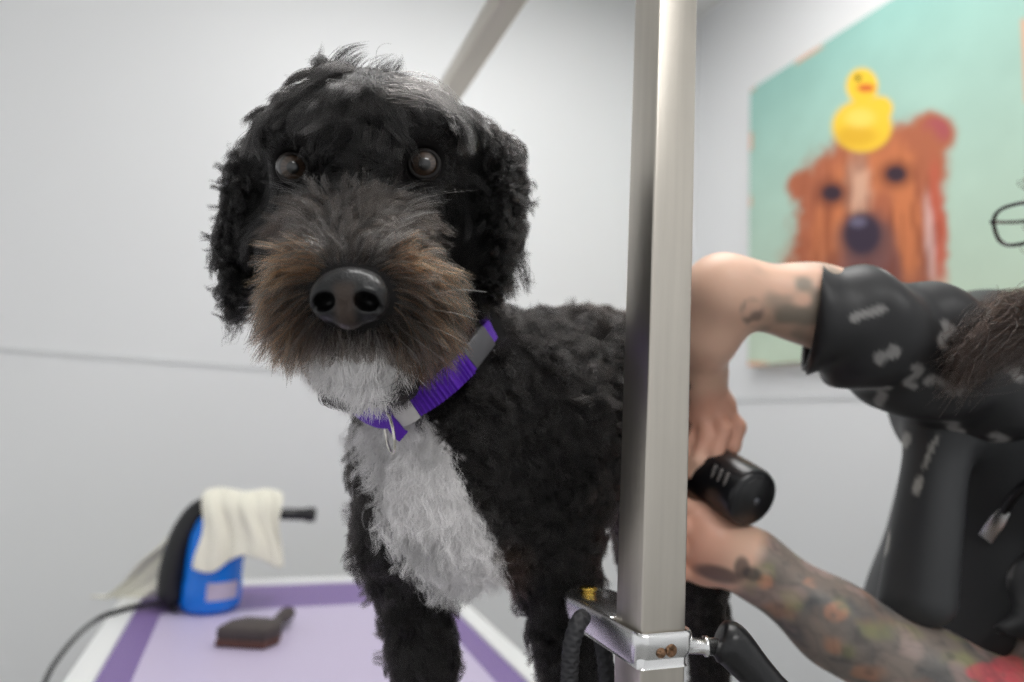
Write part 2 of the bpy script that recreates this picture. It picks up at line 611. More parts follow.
AX = ((1, 0, 0), (0, 1, 0), (0, 0, 1))
ro, ri = rrect(TX0, TX1, TY0, TY1, .03), rrect(TX0 + .034, TX1 - .034, TY0 + .034, TY1 - .034, .02)
n = len(ro)
v = [(x, y, z) for L_, z in ((ro, ZT - .04), (ro, ZT + .006), (ri, ZT + .006), (ri, ZT - .04)) for x, y in L_]
f = [(j * n + i, j * n + (i + 1) % n, ((j + 1) % 4) * n + (i + 1) % n, ((j + 1) % 4) * n + i) for j in range(4) for i in range(n)]
bevel(mesh('rim', v, f, M_white, table), .004, 3, 50)
M_mat_b = simple('purple mat border', srgb(128, 104, 162), rough=.42, bump=.15, bscale=500)
M_mat_c = simple('lilac mat', srgb(203, 192, 219), rough=.42)
nt = M_mat_c.node_tree; N_, L_ = nt.nodes, nt.links
tc = N_.new('ShaderNodeTexCoord'); wv = N_.new('ShaderNodeTexWave'); wv.inputs['Scale'].default_value = 60; wv.bands_direction = 'Y'
bp = N_.new('ShaderNodeBump'); bp.inputs['Strength'].default_value = .25; bp.inputs['Distance'].default_value = .001
L_.new(tc.outputs['Object'], wv.inputs['Vector']); L_.new(wv.outputs['Fac'], bp.inputs['Height']); L_.new(bp.outputs[0], N_['Principled BSDF'].inputs['Normal'])
m0 = rrect(TX0 + .033, TX1 - .033, TY0 + .033, TY1 - .033, .02)
m1 = rrect(TX0 + .033 + .042, TX1 - .033 - .042, TY0 + .033 + .045, TY1 - .033 - .165, .006)  # far border band drawn wider, painting in the mat's gloss gradient
v = [(x, y, ZT - .036) for x, y in m0] + [(x, y, ZT) for x, y in m0] + [(x, y, ZT) for x, y in m1]
f = [(i, (i + 1) % n, n + (i + 1) % n, n + i) for i in range(n)] + [(n + i, n + (i + 1) % n, 2 * n + (i + 1) % n, 2 * n + i) for i in range(n)]
f += [tuple(range(2 * n, 3 * n)), tuple(reversed(range(n)))]
mesh('tabletop_mat', v, f, None, table, smooth=False, mats=[M_mat_b, M_mat_c], midx=[0] * (2 * n) + [1, 0])
for sx in (TX0 + .06, TX1 - .06):
    for sy in (TY0 + .09, TY1 - .09):
        v, f = join_vf([box_vf((sx, sy, (ZT - .04) / 2 + .01), (.032, .032, ZT - .062)),
                        lathe([(.02, 0), (.022, .008), (.018, .022)], (sx, sy, 0), (0, 0, 1), 16)])
        bevel(mesh('leg', v, f, M_dark, table), .003, 2)
v, f = join_vf([box_vf(((TX0 + TX1) / 2, y_, .25), (TX1 - TX0 - .15, .025, .025)) for y_ in (TY0 + .09, TY1 - .09)] +
               [box_vf((x_, (TY0 + TY1) / 2, .25), (.025, TY1 - TY0 - .2, .025)) for x_ in (TX0 + .06, TX1 - .06)])
bevel(mesh('lower_brace', v, f, M_dark, table), .003, 2)

# ---------------------------------------------------------------- grooming arm: post, crossbar, tie bracket
M_steel = simple('brushed stainless steel', (.60, .56, .50, 1), rough=.38, metal=1, noise=.10, nscale=30, bump=.06, bscale=260, stretch=(6, 6, .25))
M_steelb = simple('brushed stainless bar', (.60, .56, .50, 1), rough=.38, metal=1, noise=.10, nscale=30, bump=.06, bscale=260, stretch=(6, .25, 6))
M_chrome = simple('chrome', (.86, .86, .86, 1), rough=.27, metal=1, bump=.08, bscale=45)
M_brass = simple('brass', (.85, .55, .12, 1), rough=.22, metal=1, noise=.3, nscale=300)
M_copper = simple('worn copper screw', (.30, .18, .11, 1), rough=.4, metal=1, noise=.9, nscale=500, bump=1, bscale=600)
M_blackrub = simple('black rubber', srgb(24, 24, 26), rough=.34, spec=.5, bump=.35, bscale=120)
M_blackpl = simple('black plastic', srgb(22, 22, 24), rough=.35)
PD, PWD = .43, .0345
pc = PW(642, 640, PD)
px_, py_ = pc[0] + PWD / 2, pc[1] + PWD / 2
zb = on_plane(480, 43, 0, px_)
ZBAR = zb[2]
BEND = on_plane(405, 158, 0, px_)[1]
arm = empty('grooming_stand', (px_, py_, ZT + .006))
tag(arm, 'brushed steel grooming post with overhead crossbar clamped to the table end', 'grooming stand')


def sqtube(name, a, b, w, mat_, parent):
    a, b = np.array(a), np.array(b)
    s = np.abs(b - a) + np.where(np.abs(b - a) < 1e-6, w, 0)
    o = box(name, (a + b) / 2, s, mat_, parent, bw=.0022, seg=3)
    return o


sqtube('post', (px_, py_, ZT - .03), (px_, py_, ZBAR + PWD / 2), PWD, M_steel, arm)
sqtube('crossbar', (px_, py_ + PWD / 2, ZBAR), (px_, BEND, ZBAR), PWD, M_steelb, arm)
box('end_cap', (px_, BEND + .004, ZBAR), (PWD, .008, PWD), M_blackpl, arm, bw=.002)
# table clamp at the foot
v, f = join_vf([box_vf((px_, py_ - .004, ZT - .035), (.06, PWD + .03, .012)), box_vf((px_, TY0 - .012, ZT - .05), (.06, .012, .09)),
                box_vf((px_, TY0 + .03, ZT - .09), (.06, .09, .012))])
bevel(mesh('table_clamp', v, f, M_dark, arm), .003, 2)
# tie bracket
br = mesh('tie_bracket', *(lambda: (np.zeros((0, 3)), []))(), M_chrome, arm) if False else None
ZBK = PW(644.5, 640, PD)[2]
bz = on_plane(640, 652, 1, pc[1])[2]


def stadium(x0, x1, ya, yb, rn, rf):
    """Outline of the bracket seen from above: near corners rn, far end rf."""
    o = []
    for cx, cy, r, a in ((x1 - rf, yb - rf, rf, 0), (x0 + rf, yb - rf, rf, 90), (x0 + rn, ya + rn, rn, 180), (x1 - rn, ya + rn, rn, 270)):
        for i in range(9):
            t = math.radians(a + 90 * i / 8); o.append((cx + r * math.cos(t), cy + r * math.sin(t)))
    return o


bx0, bx1 = px_ - PWD / 2 - .0060, px_ + PWD / 2 + .0075
bya, byb = py_ - PWD / 2 - .0065, py_ + PWD / 2 + .090
so, si = stadium(bx0, bx1, bya, byb, .009, .0225), stadium(bx0 + .0042, bx1 - .006, bya + .006, byb - .012, .004, .014)
BH = .0235
n = len(so)
rings = [(so, BH / 2 * math.sin(t), .0065 * (1 - math.cos(t)) + .0036 * (1 - math.sin(t))) for t in np.linspace(-1.35, 1.35, 13)]
rings += [(si, BH / 2 * .96, -.0012), (si, BH / 2 - .002, 0), (si, -BH / 2 + .002, 0), (si, -BH / 2 * .96, -.0012)]
cxy = np.array([(bx0 + bx1) / 2, (bya + byb) / 2])
v = []
for L2, z, ins in rings:
    for x, y in L2:
        d = cxy - np.array([x, y]); d = d / np.linalg.norm(d)
        v.append((x + d[0] * ins, y + d[1] * ins, bz + z))
NRG = len(rings)
f = [(j * n + i, j * n + (i + 1) % n, ((j + 1) % NRG) * n + (i + 1) % n, ((j + 1) % NRG) * n + i) for j in range(NRG) for i in range(n)]
bracket = mesh('tie_bracket', v, f, M_chrome, arm, smooth=True); smooth_by_angle(bracket, 50)
# closing plate under/over the far nose that carries the cord, with its brass screw
yn = byb - .030
v, f = prism([(x, y) for x, y in stadium(bx0 + .003, bx1 - .004, py_ + PWD / 2 + .003, byb - .003, .004, .019)], bz - .0045, bz + .0112, AX, (0, 0, 0))
bevel(mesh('nose_plate', v, f, M_chrome, bracket, smooth=True), .0015, 2)
hx = PW(597, 606, .50)
sc = np.array([(bx0 + bx1) / 2 - .004, yn + .006, bz + .0112])
prof = [(.0060, 0), (.0060, .0006), (.0048, .0009), (.0048, .0024), (.0062, .0027), (.0064, .0044), (.0056, .0052), (.003, .0054)]
v, f = lathe(prof, sc, (0, 0, 1), 24)
a0 = np.arctan2(v[:, 1] - sc[1], v[:, 0] - sc[0])
kn = 1 + .10 * np.sign(np.sin(a0 * 8)) * (v[:, 2] - sc[2] > .0018)
v[:, :2] = sc[:2] + (v[:, :2] - sc[:2]) * kn[:, None]
mesh('brass_screw', v, f, M_brass, bracket)
# worn set screw on the near face
cs = np.array([px_ + .000, bya + .0038, bz + .0005])
v, f = join_vf([lathe([(.0042, 0), (.0042, .0014), (.0034, .0020), (.0016, .0020), (.0014, .0008)], cs + (.0030, 0, 0), (0, -1, 0), 20),
                lathe([(.0036, 0), (.0030, .0016), (.0015, .0024)], cs + (-.0045, 0, -.001), (0, -1, 0), 14)])
mesh('set_screw', v, f, M_copper, bracket)
# clamping bolt and black lever knob
b0 = np.array([bx1 - .003, bya + .010, bz]); bd = np.array([.93, -.36, .02]); bd /= np.linalg.norm(bd)
v, f = lathe([(.0052, 0), (.0052, .010), (.0066, .0105), (.0066, .013), (.0056, .0135), (.0056, .024)], b0, bd, 20)
mesh('bolt', v, f, M_chrome, bracket)
k0 = b0 + bd * .021
k1 = on_plane(790, 702, 1, b0[1] - .030)
kd_ = k1 - k0; up = np.array([0, 0, 1.])
path = [k0 + np.array([-.001, 0, .006]), k0 + kd_ * .18 + up * .007, k0 + kd_ * .45 + up * .003, k0 + kd_ * .75, k1]
cp = catmull(path, 6)
rr = np.interp(np.linspace(0, 1, len(cp)), [0, .04, .18, .4, .75, .97, 1], [.008, .0120, .0150, .0135, .0105, .0095, .005])
v, f = tube(cp, rr, 16)
mesh('lever_knob', v, f, M_blackrub, bracket)

# grooming loop: braided cord hanging from the bracket nose
M_cord, nt, bs = mat('braided black nylon')
bs.inputs['Base Color'].default_value = srgb(40, 40, 43); bs.inputs['Roughness'].default_value = .6
cord_p = [PW(583, 617, .478), PW(578, 624, .468), PW(572, 643, .462), PW(570, 668, .460), PW(569, 700, .460), PW(572, 740, .462), PW(590, 772, .468), PW(606, 740, .474), PW(608, 690, .480), PW(602, 640, .486), PW(596, 622, .490)]
cp = catmull(cord_p, 14)
NB = 30
v, f = tube(cp, .0052, NB)
# braid relief: two families of helical strands
Ls = np.concatenate([[0], np.cumsum(np.linalg.norm(np.diff(cp, axis=0), axis=1))])
dense = np.stack([np.interp(np.linspace(0, Ls[-1], 560), Ls, cp[:, i]) for i in range(3)], 1)
v, f = tube(dense, .0060, NB)
th = np.tile(np.arange(NB) * 2 * np.pi / NB, 560); sl_ = np.repeat(np.linspace(0, Ls[-1], 560), NB)
rel = .85 * np.maximum(np.sin(5 * th + sl_ * 950), np.sin(5 * th - sl_ * 950)) - .4
cen = np.repeat(dense, NB, 0)
v[:560 * NB] = cen + (v[:560 * NB] - cen) * (1 + .13 * rel[:, None])
loop = mesh('grooming_loop', v, f, M_cord, base=cord_p[0])
tag(loop, 'black braided grooming cord hanging from the chrome bracket on the post', 'cord')

# ---------------------------------------------------------------- stand dryer with towel, cord, brush
M_blue = simple('glossy blue plastic', srgb(8, 124, 232), rough=.22)
M_lab = simple('pale label', srgb(198, 186, 206), rough=.5, noise=.18, nscale=45)
dc = on_plane(209, 612, 2, ZT); dc[1] += .018; dc[2] = ZT
DK = .85
dsc = lambda v: dc + (v - dc) * DK
dry = empty('pet_dryer', dc)
tag(dry, 'blue and black hand dryer standing upright under a cream towel', 'dryer')
prof = [(.030, 0), (.048, .002), (.056, .010), (.0575, .020), (.0575, .055), (.056, .062), (.0555, .064), (.0555, .12), (.053, .15), (.044, .18), (.03, .197), (.012, .202)]
v, f = lathe(prof, dc, (0, 0, 1), 48); mesh('body', dsc(v), f, M_blue, dry)
dd = unit(np.array([0, 0, CAMH]) - dc); dd[2] = 0; dd = unit(dd); sd = np.array([-dd[1], dd[0], 0])
# label band wraps the front of the barrel
lb = []
for z in (.030, .064):
    for a in np.linspace(-.15, .95, 14):
        lb.append(dc + (dd * math.cos(a) + sd * math.sin(a)) * .0588 + np.array([0, 0, z]))
m_ = 14
mesh('label', dsc(np.array(lb)), [(i, i + 1, m_ + i + 1, m_ + i) for i in range(m_ - 1)], M_lab, dry)
# black carrying grip running up the left flank
gp = [dc + sd * -.070 + up * .012, dc + sd * -.076 + up * .07, dc + sd * -.066 + up * .14, dc + sd * -.044 + up * .19, dc + sd * -.012 + up * .212]
cp = catmull(gp, 7); v, f = tube(cp, np.interp(np.linspace(0, 1, len(cp)), [0, .1, .5, 1], [.016, .026, .025, .020]), 16)
mesh('grip', dsc(v), f, M_blackpl, dry)
nz0 = dc + up * .192 + sd * .02
v, f = lathe([(.030, 0), (.034, .01), (.034, .05), (.020, .075), (.0125, .10), (.0125, .150), (.0155, .154), (.0155, .172), (.011, .172)], nz0, sd * 1 + np.array([0, 0, -.03]), 28)
mesh('nozzle', dsc(v), f, M_blackpl, dry)

M_tow = simple('cream terry towel', srgb(232, 229, 214), rough=.95, sheen=.3, bump=.5, bscale=560)
# towel: u along the dryer top, v from front hem over the ridge to the back hem
nu, nv = 34, 60
V = []
for i in range(nu):
    u = i / (nu - 1)
    wl_ = -.030 + .142 * u                      # metres along sd
    for j in range(nv):
        w = j / (nv - 1)
        s = (w - .40) * (.36 if w < .4 else .53)                     # metres from the ridge, + = back
        hem_f = .136 + .012 * math.sin(u * 7 + .6) - .02 * max(0, u - .7)
        zt = .236 - .012 * (u - .4) ** 2
        R_ = .045
        if abs(s) < R_ * 1.45:
            a = s / R_
            dz, off = R_ * (math.cos(a) - 1), R_ * math.sin(a)
        else:
            e = abs(s) - R_ * 1.45
            dz = R_ * (math.cos(1.45) - 1) - e * (.97 if s < 0 else .93)
            off = math.copysign(R_ * math.sin(1.45) + e * (.22 if s < 0 else .28), s)
        if s < 0: dz = dz * hem_f / .118
        lat = wl_ * (1 + .10 * max(0, -s) / .1)
        if s > 0: lat -= .64 * max(0, s - .03) * (1.1 - .55 * u)
        fold = .007 * math.sin(u * 13 + 1.0 + s * 10) * min(1, abs(s) / .08) + .004 * math.sin(u * 29 + s * 40)
        V.append(dc + sd * (lat + .004 * math.sin(s * 60 + u * 3)) + dd * (-off + fold + .004) + up * (zt + dz + .004 * math.sin(u * 9 + s * 25)))
V = dsc(np.array(V)); V[:, 2] = np.maximum(V[:, 2], ZT + .004)
tw = mesh('towel', V, [(i * nv + j, i * nv + j + 1, (i + 1) * nv + j + 1, (i + 1) * nv + j) for i in range(nu - 1) for j in range(nv - 1)], M_tow, base=dc + up * .2)
m_s = tw.modifiers.new('thick', 'SOLIDIFY'); m_s.thickness = .004
m_s = tw.modifiers.new('sub', 'SUBSURF'); m_s.levels = m_s.render_levels = 1
tag(tw, 'cream terry towel draped over the blue dryer', 'towel')

pts = [on_plane(176, 610, 2, ZT + .008), on_plane(160, 604, 2, ZT + .008), on_plane(138, 606, 2, ZT + .008), on_plane(118, 611, 2, ZT + .012),
       on_plane(100, 618, 0, TX0 - .012), on_plane(80, 633, 0, TX0 - .06), on_plane(60, 656, 0, TX0 - .10), on_plane(45, 682, 0, TX0 - .12), on_plane(30, 730, 0, TX0 - .14)]
pts[4][2] = max(pts[4][2], ZT + .0)
v, f = tube(catmull(pts, 8), .0042, 10)
cd = mesh('power_cord', v, f, M_blackpl, base=pts[0]); tag(cd, 'black power cord running from the dryer over the table edge', 'cord')

# slicker brush lying on the mat
M_brush = simple('worn brown brush head', srgb(74, 66, 64), rough=.7, noise=.25, nscale=60, bump=.3, bscale=300)
M_brown = simple('reddish brown wood', srgb(96, 62, 52), rough=.55, noise=.2, nscale=40)
qa, qb = on_plane(213, 648, 2, ZT), on_plane(264, 651, 2, ZT)
qh = on_plane(289, 613, 2, ZT + .015)
ux = unit(qb - qa); uy = np.cross(up, ux); BL = np.linalg.norm(qb - qa)
brush = empty('slicker_brush', (qa + qb) / 2 + uy * .03)
tag(brush, 'dark brown slicker brush lying on the lilac table mat', 'brush')
ol = [(0, 0), (BL, 0), (BL + .012, .028), (BL + .006, .056), (BL - .02, .062), (.022, .062), (.004, .040)]
v, f = prism(ol, .010, .030, (ux, uy, up), qa); bevel(mesh('head', v, f, M_brush, brush, smooth=True), .007, 4)
v, f = prism([(x * .98 + .001, y * .98 + .0005) for x, y in ol], .0015, .012, (ux, uy, up), qa); bevel(mesh('pad', v, f, M_brown, brush, smooth=True), .002, 2)
h0 = qa + ux * (BL - .004) + uy * .042 + up * .020
cp = catmull([h0, h0 + (qh - h0) * .35 + up * .004, h0 + (qh - h0) * .7 + up * .002, qh], 6)
v, f = tube(cp, np.interp(np.linspace(0, 1, len(cp)), [0, .3, .8, .96, 1], [.010, .0085, .0125, .011, .005]), 14); mesh('handle', v, f, M_brush, brush)
# ---------------------------------------------------------------- the dog (modelled in lens axes, placed in the room)
def stand(px, d, h=0.0):         # lens-axes point over the table top at column px and depth d
    x = (px - 512) / F * d
    y = (ZT + h - CAMH - M[2, 0] * x + M[2, 2] * d) / M[2, 1]
    return np.array([x, y, -d])


S = SDF((-.27, -.46, -.92), (.31, .24, -.33), .0034)
cran = P(368, 156, .505)
S.ell(cran + np.array([.004, 0, 0]), (.0665, .057, .080), .02)
S.ell(P(364, 195, .490), (.062, .050, .060), .03)
for x, y in ((302, 132), (420, 128)):
    S.ell(P(x, y, .458), (.030, .013, .022), .02)
MZ0, MZ1 = P(362, 222, .452), P(352, 288, .388)
S.cone(MZ0, MZ1, .042, .0255, .02)
S.ell(P(326, 300, .412), (.027, .028, .034), .02)
S.ell(P(392, 298, .412), (.032, .029, .034), .02)
S.cone(P(372, 335, .47), P(360, 345, .415), .036, .022, .02)
S.ell(P(366, 368, .440), (.034, .022, .034), .015)
EARS = [(P(247, 236, .520), np.array([.011, .060, .028]), -1), (P(500, 216, .530), np.array([.012, .056, .032]), 1)]
tiltL = np.array([[math.cos(.12), -math.sin(.12), 0], [math.sin(.12), math.cos(.12), 0], [0, 0, 1]])
S.ell(EARS[0][0], EARS[0][1], .012, R=tiltL); S.ell(EARS[1][0], EARS[1][1], .012, R=tiltL)
S.cone(P(262, 160, .525), P(290, 150, .52), .012, .03, .02); S.cone(P(492, 150, .535), P(455, 145, .52), .013, .03, .02)
S.cone(P(496, 190, .535), P(455, 190, .525), .014, .03, .02); S.cone(P(494, 225, .535), P(450, 225, .53), .012, .03, .02)
S.cone(P(252, 195, .525), P(296, 195, .52), .012, .03, .02)
S.cone(P(256, 238, .52), P(300, 242, .49), .014, .03, .02)
# neck, chest, trunk
S.cone(P(400, 215, .565), P(440, 395, .585), .060, .070, .03)
S.ell(P(454, 468, .575), (.078, .098, .082), .03)
S.ell(P(402, 500, .570), (.029, .062, .05), .03)
S.ell(P(540, 455, .600), (.050, .088, .06), .03)
S.cone(P(522, 422, .635), P(590, 402, .710), .106, .096, .03)
S.cone(P(590, 402, .712), P(592, 410, .752), .095, .074, .03)
# front legs
FL, FR = stand(430, .552), stand(577, .568)
for top, mid, paw, rt in ((P(402, 545, .566), P(424, 655, .560), FL, .032), (P(550, 540, .582), P(568, 648, .576), FR, .042)):
    S.cone(top, mid, rt, .0245, .03)
    an = paw + UP * .035
    S.cone(mid, an, .0245, .020, .02)
    fw = unit(np.array([-.15, -.1, 1.0]) - UP * (np.array([-.15, -.1, 1.0]) @ UP))
    S.ell(paw + UP * .016 + fw * .012, (.023, .016, .030), .015)
    sd_ = np.cross(UP, fw)
    for tx in (-.014, -.005, .005, .014):
        S.ell(paw + UP * .011 + fw * (.034 - abs(tx) * .5) + sd_ * tx, (.0062, .010, .011), .005)
S.ell(P(589, 584, .598), (.0115, .017, .014), .012)
# hind legs
HL, HR = stand(706, .695), stand(650, .760)
for hip, knee, hock, paw in ((P(626, 470, .742), P(690, 560, .700), P(712, 640, .735), HL), (P(640, 475, .760), P(656, 560, .735), P(652, 640, .790), HR)):
    S.chain([hip, knee, hock, paw + UP * .03], [.052, .034, .021, .019], .03)
    S.ell(paw + UP * .016 + fw * .012, (.022, .016, .030), .015)
    for tx in (-.013, -.0045, .0045, .013):
        S.ell(paw + UP * .011 + fw * (.034 - abs(tx) * .5) + sd_ * tx, (.006, .010, .011), .005)
S.chain([P(616, 392, .79), P(636, 372, .835), P(642, 350, .84)], [.022, .017, .009], .02)
EYES = [P(293, 168.5, .4490), P(424.5, 165, .4510)]
for e in EYES:
    S.cone(e, e - unit(e) * .035, .0112, .0185, .006, sub=True)
NOSE = P(350.5, 298, .362)
dv, df = S.polys()
M_dogskin = simple('black dog skin', (.012, .011, .011, 1), rough=.7)
M_dogskin, nt, bs = mat('dog skin'); 
a_ = nt.nodes.new('ShaderNodeAttribute'); a_.attribute_name = 'tint'; nt.links.new(a_.outputs['Color'], bs.inputs['Base Color']); bs.inputs['Roughness'].default_value = .75; bs.inputs['Specular IOR Level'].default_value = .15
dbase = W((FL + FR + HL + HR) / 4); dbase[2] = ZT
dog = mesh('dog', W(dv), df, M_dogskin, base=dbase)
tag(dog, 'curly black dog with white chest and purple collar standing on the grooming table', 'dog')

# -- white markings, by place on the body
CHEST = [(356, 424), (372, 412), (398, 408), (430, 418), (446, 448), (462, 482), (484, 520), (500, 556), (496, 592), (470, 602), (440, 590), (414, 572), (392, 545), (378, 510), (372, 470), (362, 448)]
CHIN = [(306, 352), (335, 343), (396, 343), (420, 350), (408, 374), (394, 392), (372, 408), (352, 402), (328, 380)]


def white_mask(p, n):
    q = proj(p) + rng.normal(0, 4.0, (len(p), 2))
    chest = in_poly(q, CHEST) & (n[:, 2] > -.1) & (p[:, 2] > -.585)
    chin = in_poly(q, CHIN) & (p[:, 2] > -.50) & (n[:, 1] < .35) & (q[:, 1] > 352)
    return chest | chin


vn_ = np.zeros_like(dv)
for qf in df:
    a3 = np.cross(dv[qf[1]] - dv[qf[0]], dv[qf[2]] - dv[qf[0]])
    for i_ in qf: vn_[i_] += a3
vn_ = unit(vn_)
wm = white_mask(dv, vn_)
tint = np.where(wm[:, None], np.array([.8, .78, .78]), np.array([.010, .009, .009]))
set_tint(dog, tint)

# -- nose leather
N = SDF(NOSE - np.array([.032, .030, .026]), NOSE + np.array([.032, .026, .030]), .00055)
N.ell(NOSE + (0, .001, 0), (.0185, .0150, .0150), .004)
for sx in (-1, 1):
    N.ell(NOSE + (sx * .0115, -.001, .002), (.0098, .0115, .0120), .005)
N.ell(NOSE + (0, -.009, .003), (.0085, .0085, .0105), .004)
N.ell(NOSE + (0, .0085, -.004), (.0165, .0075, .012), .005)
for sx in (-1, 1):
    ca, sa = math.cos(.35 * sx), math.sin(.35 * sx)
    N.ell(NOSE + (sx * .0112, -.0028, .0120), (.0064, .0050, .0115), .0022, sub=True, R=[[ca, -sa, 0], [sa, ca, 0], [0, 0, 1]])
    N.cone(NOSE + (sx * .0140, -.0042, .0135), NOSE + (sx * .0215, -.0085, .006), .0030, .0016, .0015, sub=True)
N.cone(NOSE + (0, -.0045, .0160), NOSE + (0, -.0185, .012), .0008, .0011, .0018, sub=True)
nv_, nf_ = N.polys()
nose = mesh('nose', W(nv_), nf_, vcol_mat('nose leather', rough=.5, spec=.3, bump=.4, bscale=900, coat=.30), dog)
l_ = nv_ - NOSE
mid = (1 - sstep(.002, .007, np.abs(l_[:, 0]))) * sstep(-.016, -.004, l_[:, 1] * -1 - .002 + 0 * l_[:, 1]) if False else (1 - sstep(.0025, .008, np.abs(l_[:, 0]))) * (1 - sstep(.004, .010, l_[:, 1]))
nin = np.maximum(*[1 - sstep(.75, 1.15, np.linalg.norm((l_ - np.array([sx * .0112, -.0028, .0100])) / np.array([.0066, .0052, .0105]), axis=1)) for sx in (-1, 1)])[:, None]
set_tint(nose, (1 - nin * .93) * (lin(17, 17, 19)[None] * (1 - mid[:, None] * .8) + lin(60, 47, 39)[None] * mid[:, None] * .8))

# -- eyes: ball with dark iris, clear wet surface, lid rim
M_eye, nt, bs = mat('dark brown eye')
a_ = nt.nodes.new('ShaderNodeAttribute'); a_.attribute_name = 'tint'; nt.links.new(a_.outputs['Color'], bs.inputs['Base Color'])
bs.inputs['Roughness'].default_value = .35; bs.inputs['Coat Weight'].default_value = 1; bs.inputs['Coat Roughness'].default_value = .02; bs.inputs['Coat IOR'].default_value = 1.5
M_lid = simple('dark lid rim', srgb(28, 25, 24), rough=.6, spec=.25)
LOOK = unit(np.array([.02, .03, 1.0]))
for e in EYES:
    gaze = unit(-e * .75 + np.array([0, .02, .0]))
    x_, y_, z_ = frame_of(gaze)
    th_ = np.linspace(0, math.pi, 40); ph_ = np.linspace(0, 2 * math.pi, 48, endpoint=False)
    v, tn = [], []
    for t in th_:
        r = .0114 * (1 + .07 * math.exp(-(t / .42) ** 4))
        for p_ in ph_:
            v.append(e + r * (z_ * math.cos(t) + math.sin(t) * (x_ * math.cos(p_) + y_ * math.sin(p_))))
            if t < .36: c_ = (.004, .004, .004)
            elif t < .80:
                k_ = .75 + .35 * math.sin(p_ * 23) * math.sin(p_ * 7 + 1)
                c_ = (.062 * k_, .036 * k_, .022 * k_)
            elif t < .92: c_ = (.008, .006, .005)
            else: c_ = (.05, .042, .038)
            tn.append(c_)
    n = 48
    f = [(j * n + i, (j + 1) * n + i, (j + 1) * n + (i + 1) % n, j * n + (i + 1) % n) for j in range(39) for i in range(n)]
    eye = mesh('eye', W(np.array(v)), f, M_eye, dog); set_tint(eye, tn)
    # lids: an almond rim hugging the ball
    lp = []
    for p_ in np.linspace(0, 2 * math.pi, 40, endpoint=False):
        wx, wy = math.cos(p_) * 1.02, math.sin(p_) * (.93 if math.sin(p_) > 0 else .90)
        t = .98 * math.hypot(wx, wy)
        ang = math.atan2(wy, wx)
        lp.append(e + .0117 * (z_ * math.cos(t) + math.sin(t) * (math.cos(ang) * np.array([1, 0, 0]) + math.sin(ang) * np.array([0, 1, 0]))))
    v, f = tube(W(np.array(lp)), .0015, 10, closed=True)
    mesh('eyelid', v, f, M_lid, dog)

# ---------------------------------------------------------------- collar (needed first: the coat parts around it)
NC = P(425, 372, .575)
ring_pts = [P(352, 398, .520), P(364, 409, .502), P(383, 416, .489), P(402, 410, .4845), P(430, 394, .4855), P(457, 372, .494), P(474, 352, .506), P(487, 332, .524), P(498, 318, .565), P(495, 306, .625), P(455, 305, .665), P(395, 340, .655), P(352, 375, .600), P(345, 388, .555)]
cpath = catmull(ring_pts, 10, closed=True)
cpath = np.array([c_ + unit((c_ - NC) - unit(P(452, 442, .585) - P(398, 300, .555)) * ((c_ - NC) @ unit(P(452, 442, .585) - P(398, 300, .555)))) * (.004 if j_ < 72 else -.004) for j_, c_ in enumerate(cpath)])
COLLAR_FRONT = cpath[:76]

# ---------------------------------------------------------------- coat
M_hair = hair_mat('black coat', .23, .38)
M_hairs = hair_mat('soft coat', .28, .42)
M_hairw = vcol_mat('white coat', rough=.6, spec=.3)
M_hairm = hair_mat('beard coat', .30, .42)

HEADC = P(368, 175, .50)


def region(p):
    q = proj(p); d = -p[:, 2]
    mz = (np.linalg.norm((p - (MZ0 + MZ1) / 2) / np.array([.072, .066, .060]), axis=1) < 1) & (q[:, 1] > 196) & (d < .452)
    mz |= (q[:, 1] > 245) & (q[:, 1] < 385) & (d < .455) & (q[:, 0] > 250) & (q[:, 0] < 470)
    mz &= ~((q[:, 0] > 392) & (q[:, 1] > 352 - (q[:, 0] - 392) * .25))
    ear = np.zeros(len(p), bool)
    for c, r, sx in EARS:
        ear |= np.linalg.norm((p - c) / (r + .009), axis=1) < 1.0
    ear &= ((q[:, 0] < 268) | (q[:, 0] > 478))
    head = (np.linalg.norm((p - HEADC) / np.array([.092, .095, .100]), axis=1) < 1) & (d < .575) & (q[:, 1] < 290) & ~mz & ~ear
    return mz, ear & ~mz, head, q, d


def dens(c, n):
    q = proj(c); d = -c[:, 2]
    face = np.sum(unit(-c) * n, 1)
    w = np.where(face > -.25, 1.0, .28)
    mz, ear, head, q, d = region(c)
    w = w * np.where(mz, 3.4, np.where(ear, 2.8, np.where(head, 2.6, 1.0)))
    w = w * np.where((c @ UP < -.30), .35, 1)
    eyed = np.minimum(*[np.linalg.norm(c - e, axis=1) for e in EYES])
    w = w * (eyed > .0160) * (np.linalg.norm((c - NOSE - np.array([0, 0, -.004])) / np.array([.024, .0195, .024]), axis=1) > 1)
    w = w * (seg_dist(c, COLLAR_FRONT) > .017)
    return w


NH = 235000
hp, hn = sample(dv, df, NH, dens)
mz, ear, head, hq, hd = region(hp)
wmk = white_mask(hp, hn)
right_ = np.array([1.0, 0, 0]); fwd = np.array([0, 0, 1.0])
side = np.sign(hp[:, 0] - P(358, 0, .45)[0])
RAD = .000125


def jitc(n, base, var=.25, tipmul=1.0, S=9):
    k = np.exp(rng.normal(0, var, (n, 1)))
    b = np.asarray(base)[None] * k if np.ndim(base) == 1 else base * k
    t = np.linspace(0, 1, S)[None, :, None]
    return b[:, None] * (1 + (tipmul - 1) * t)


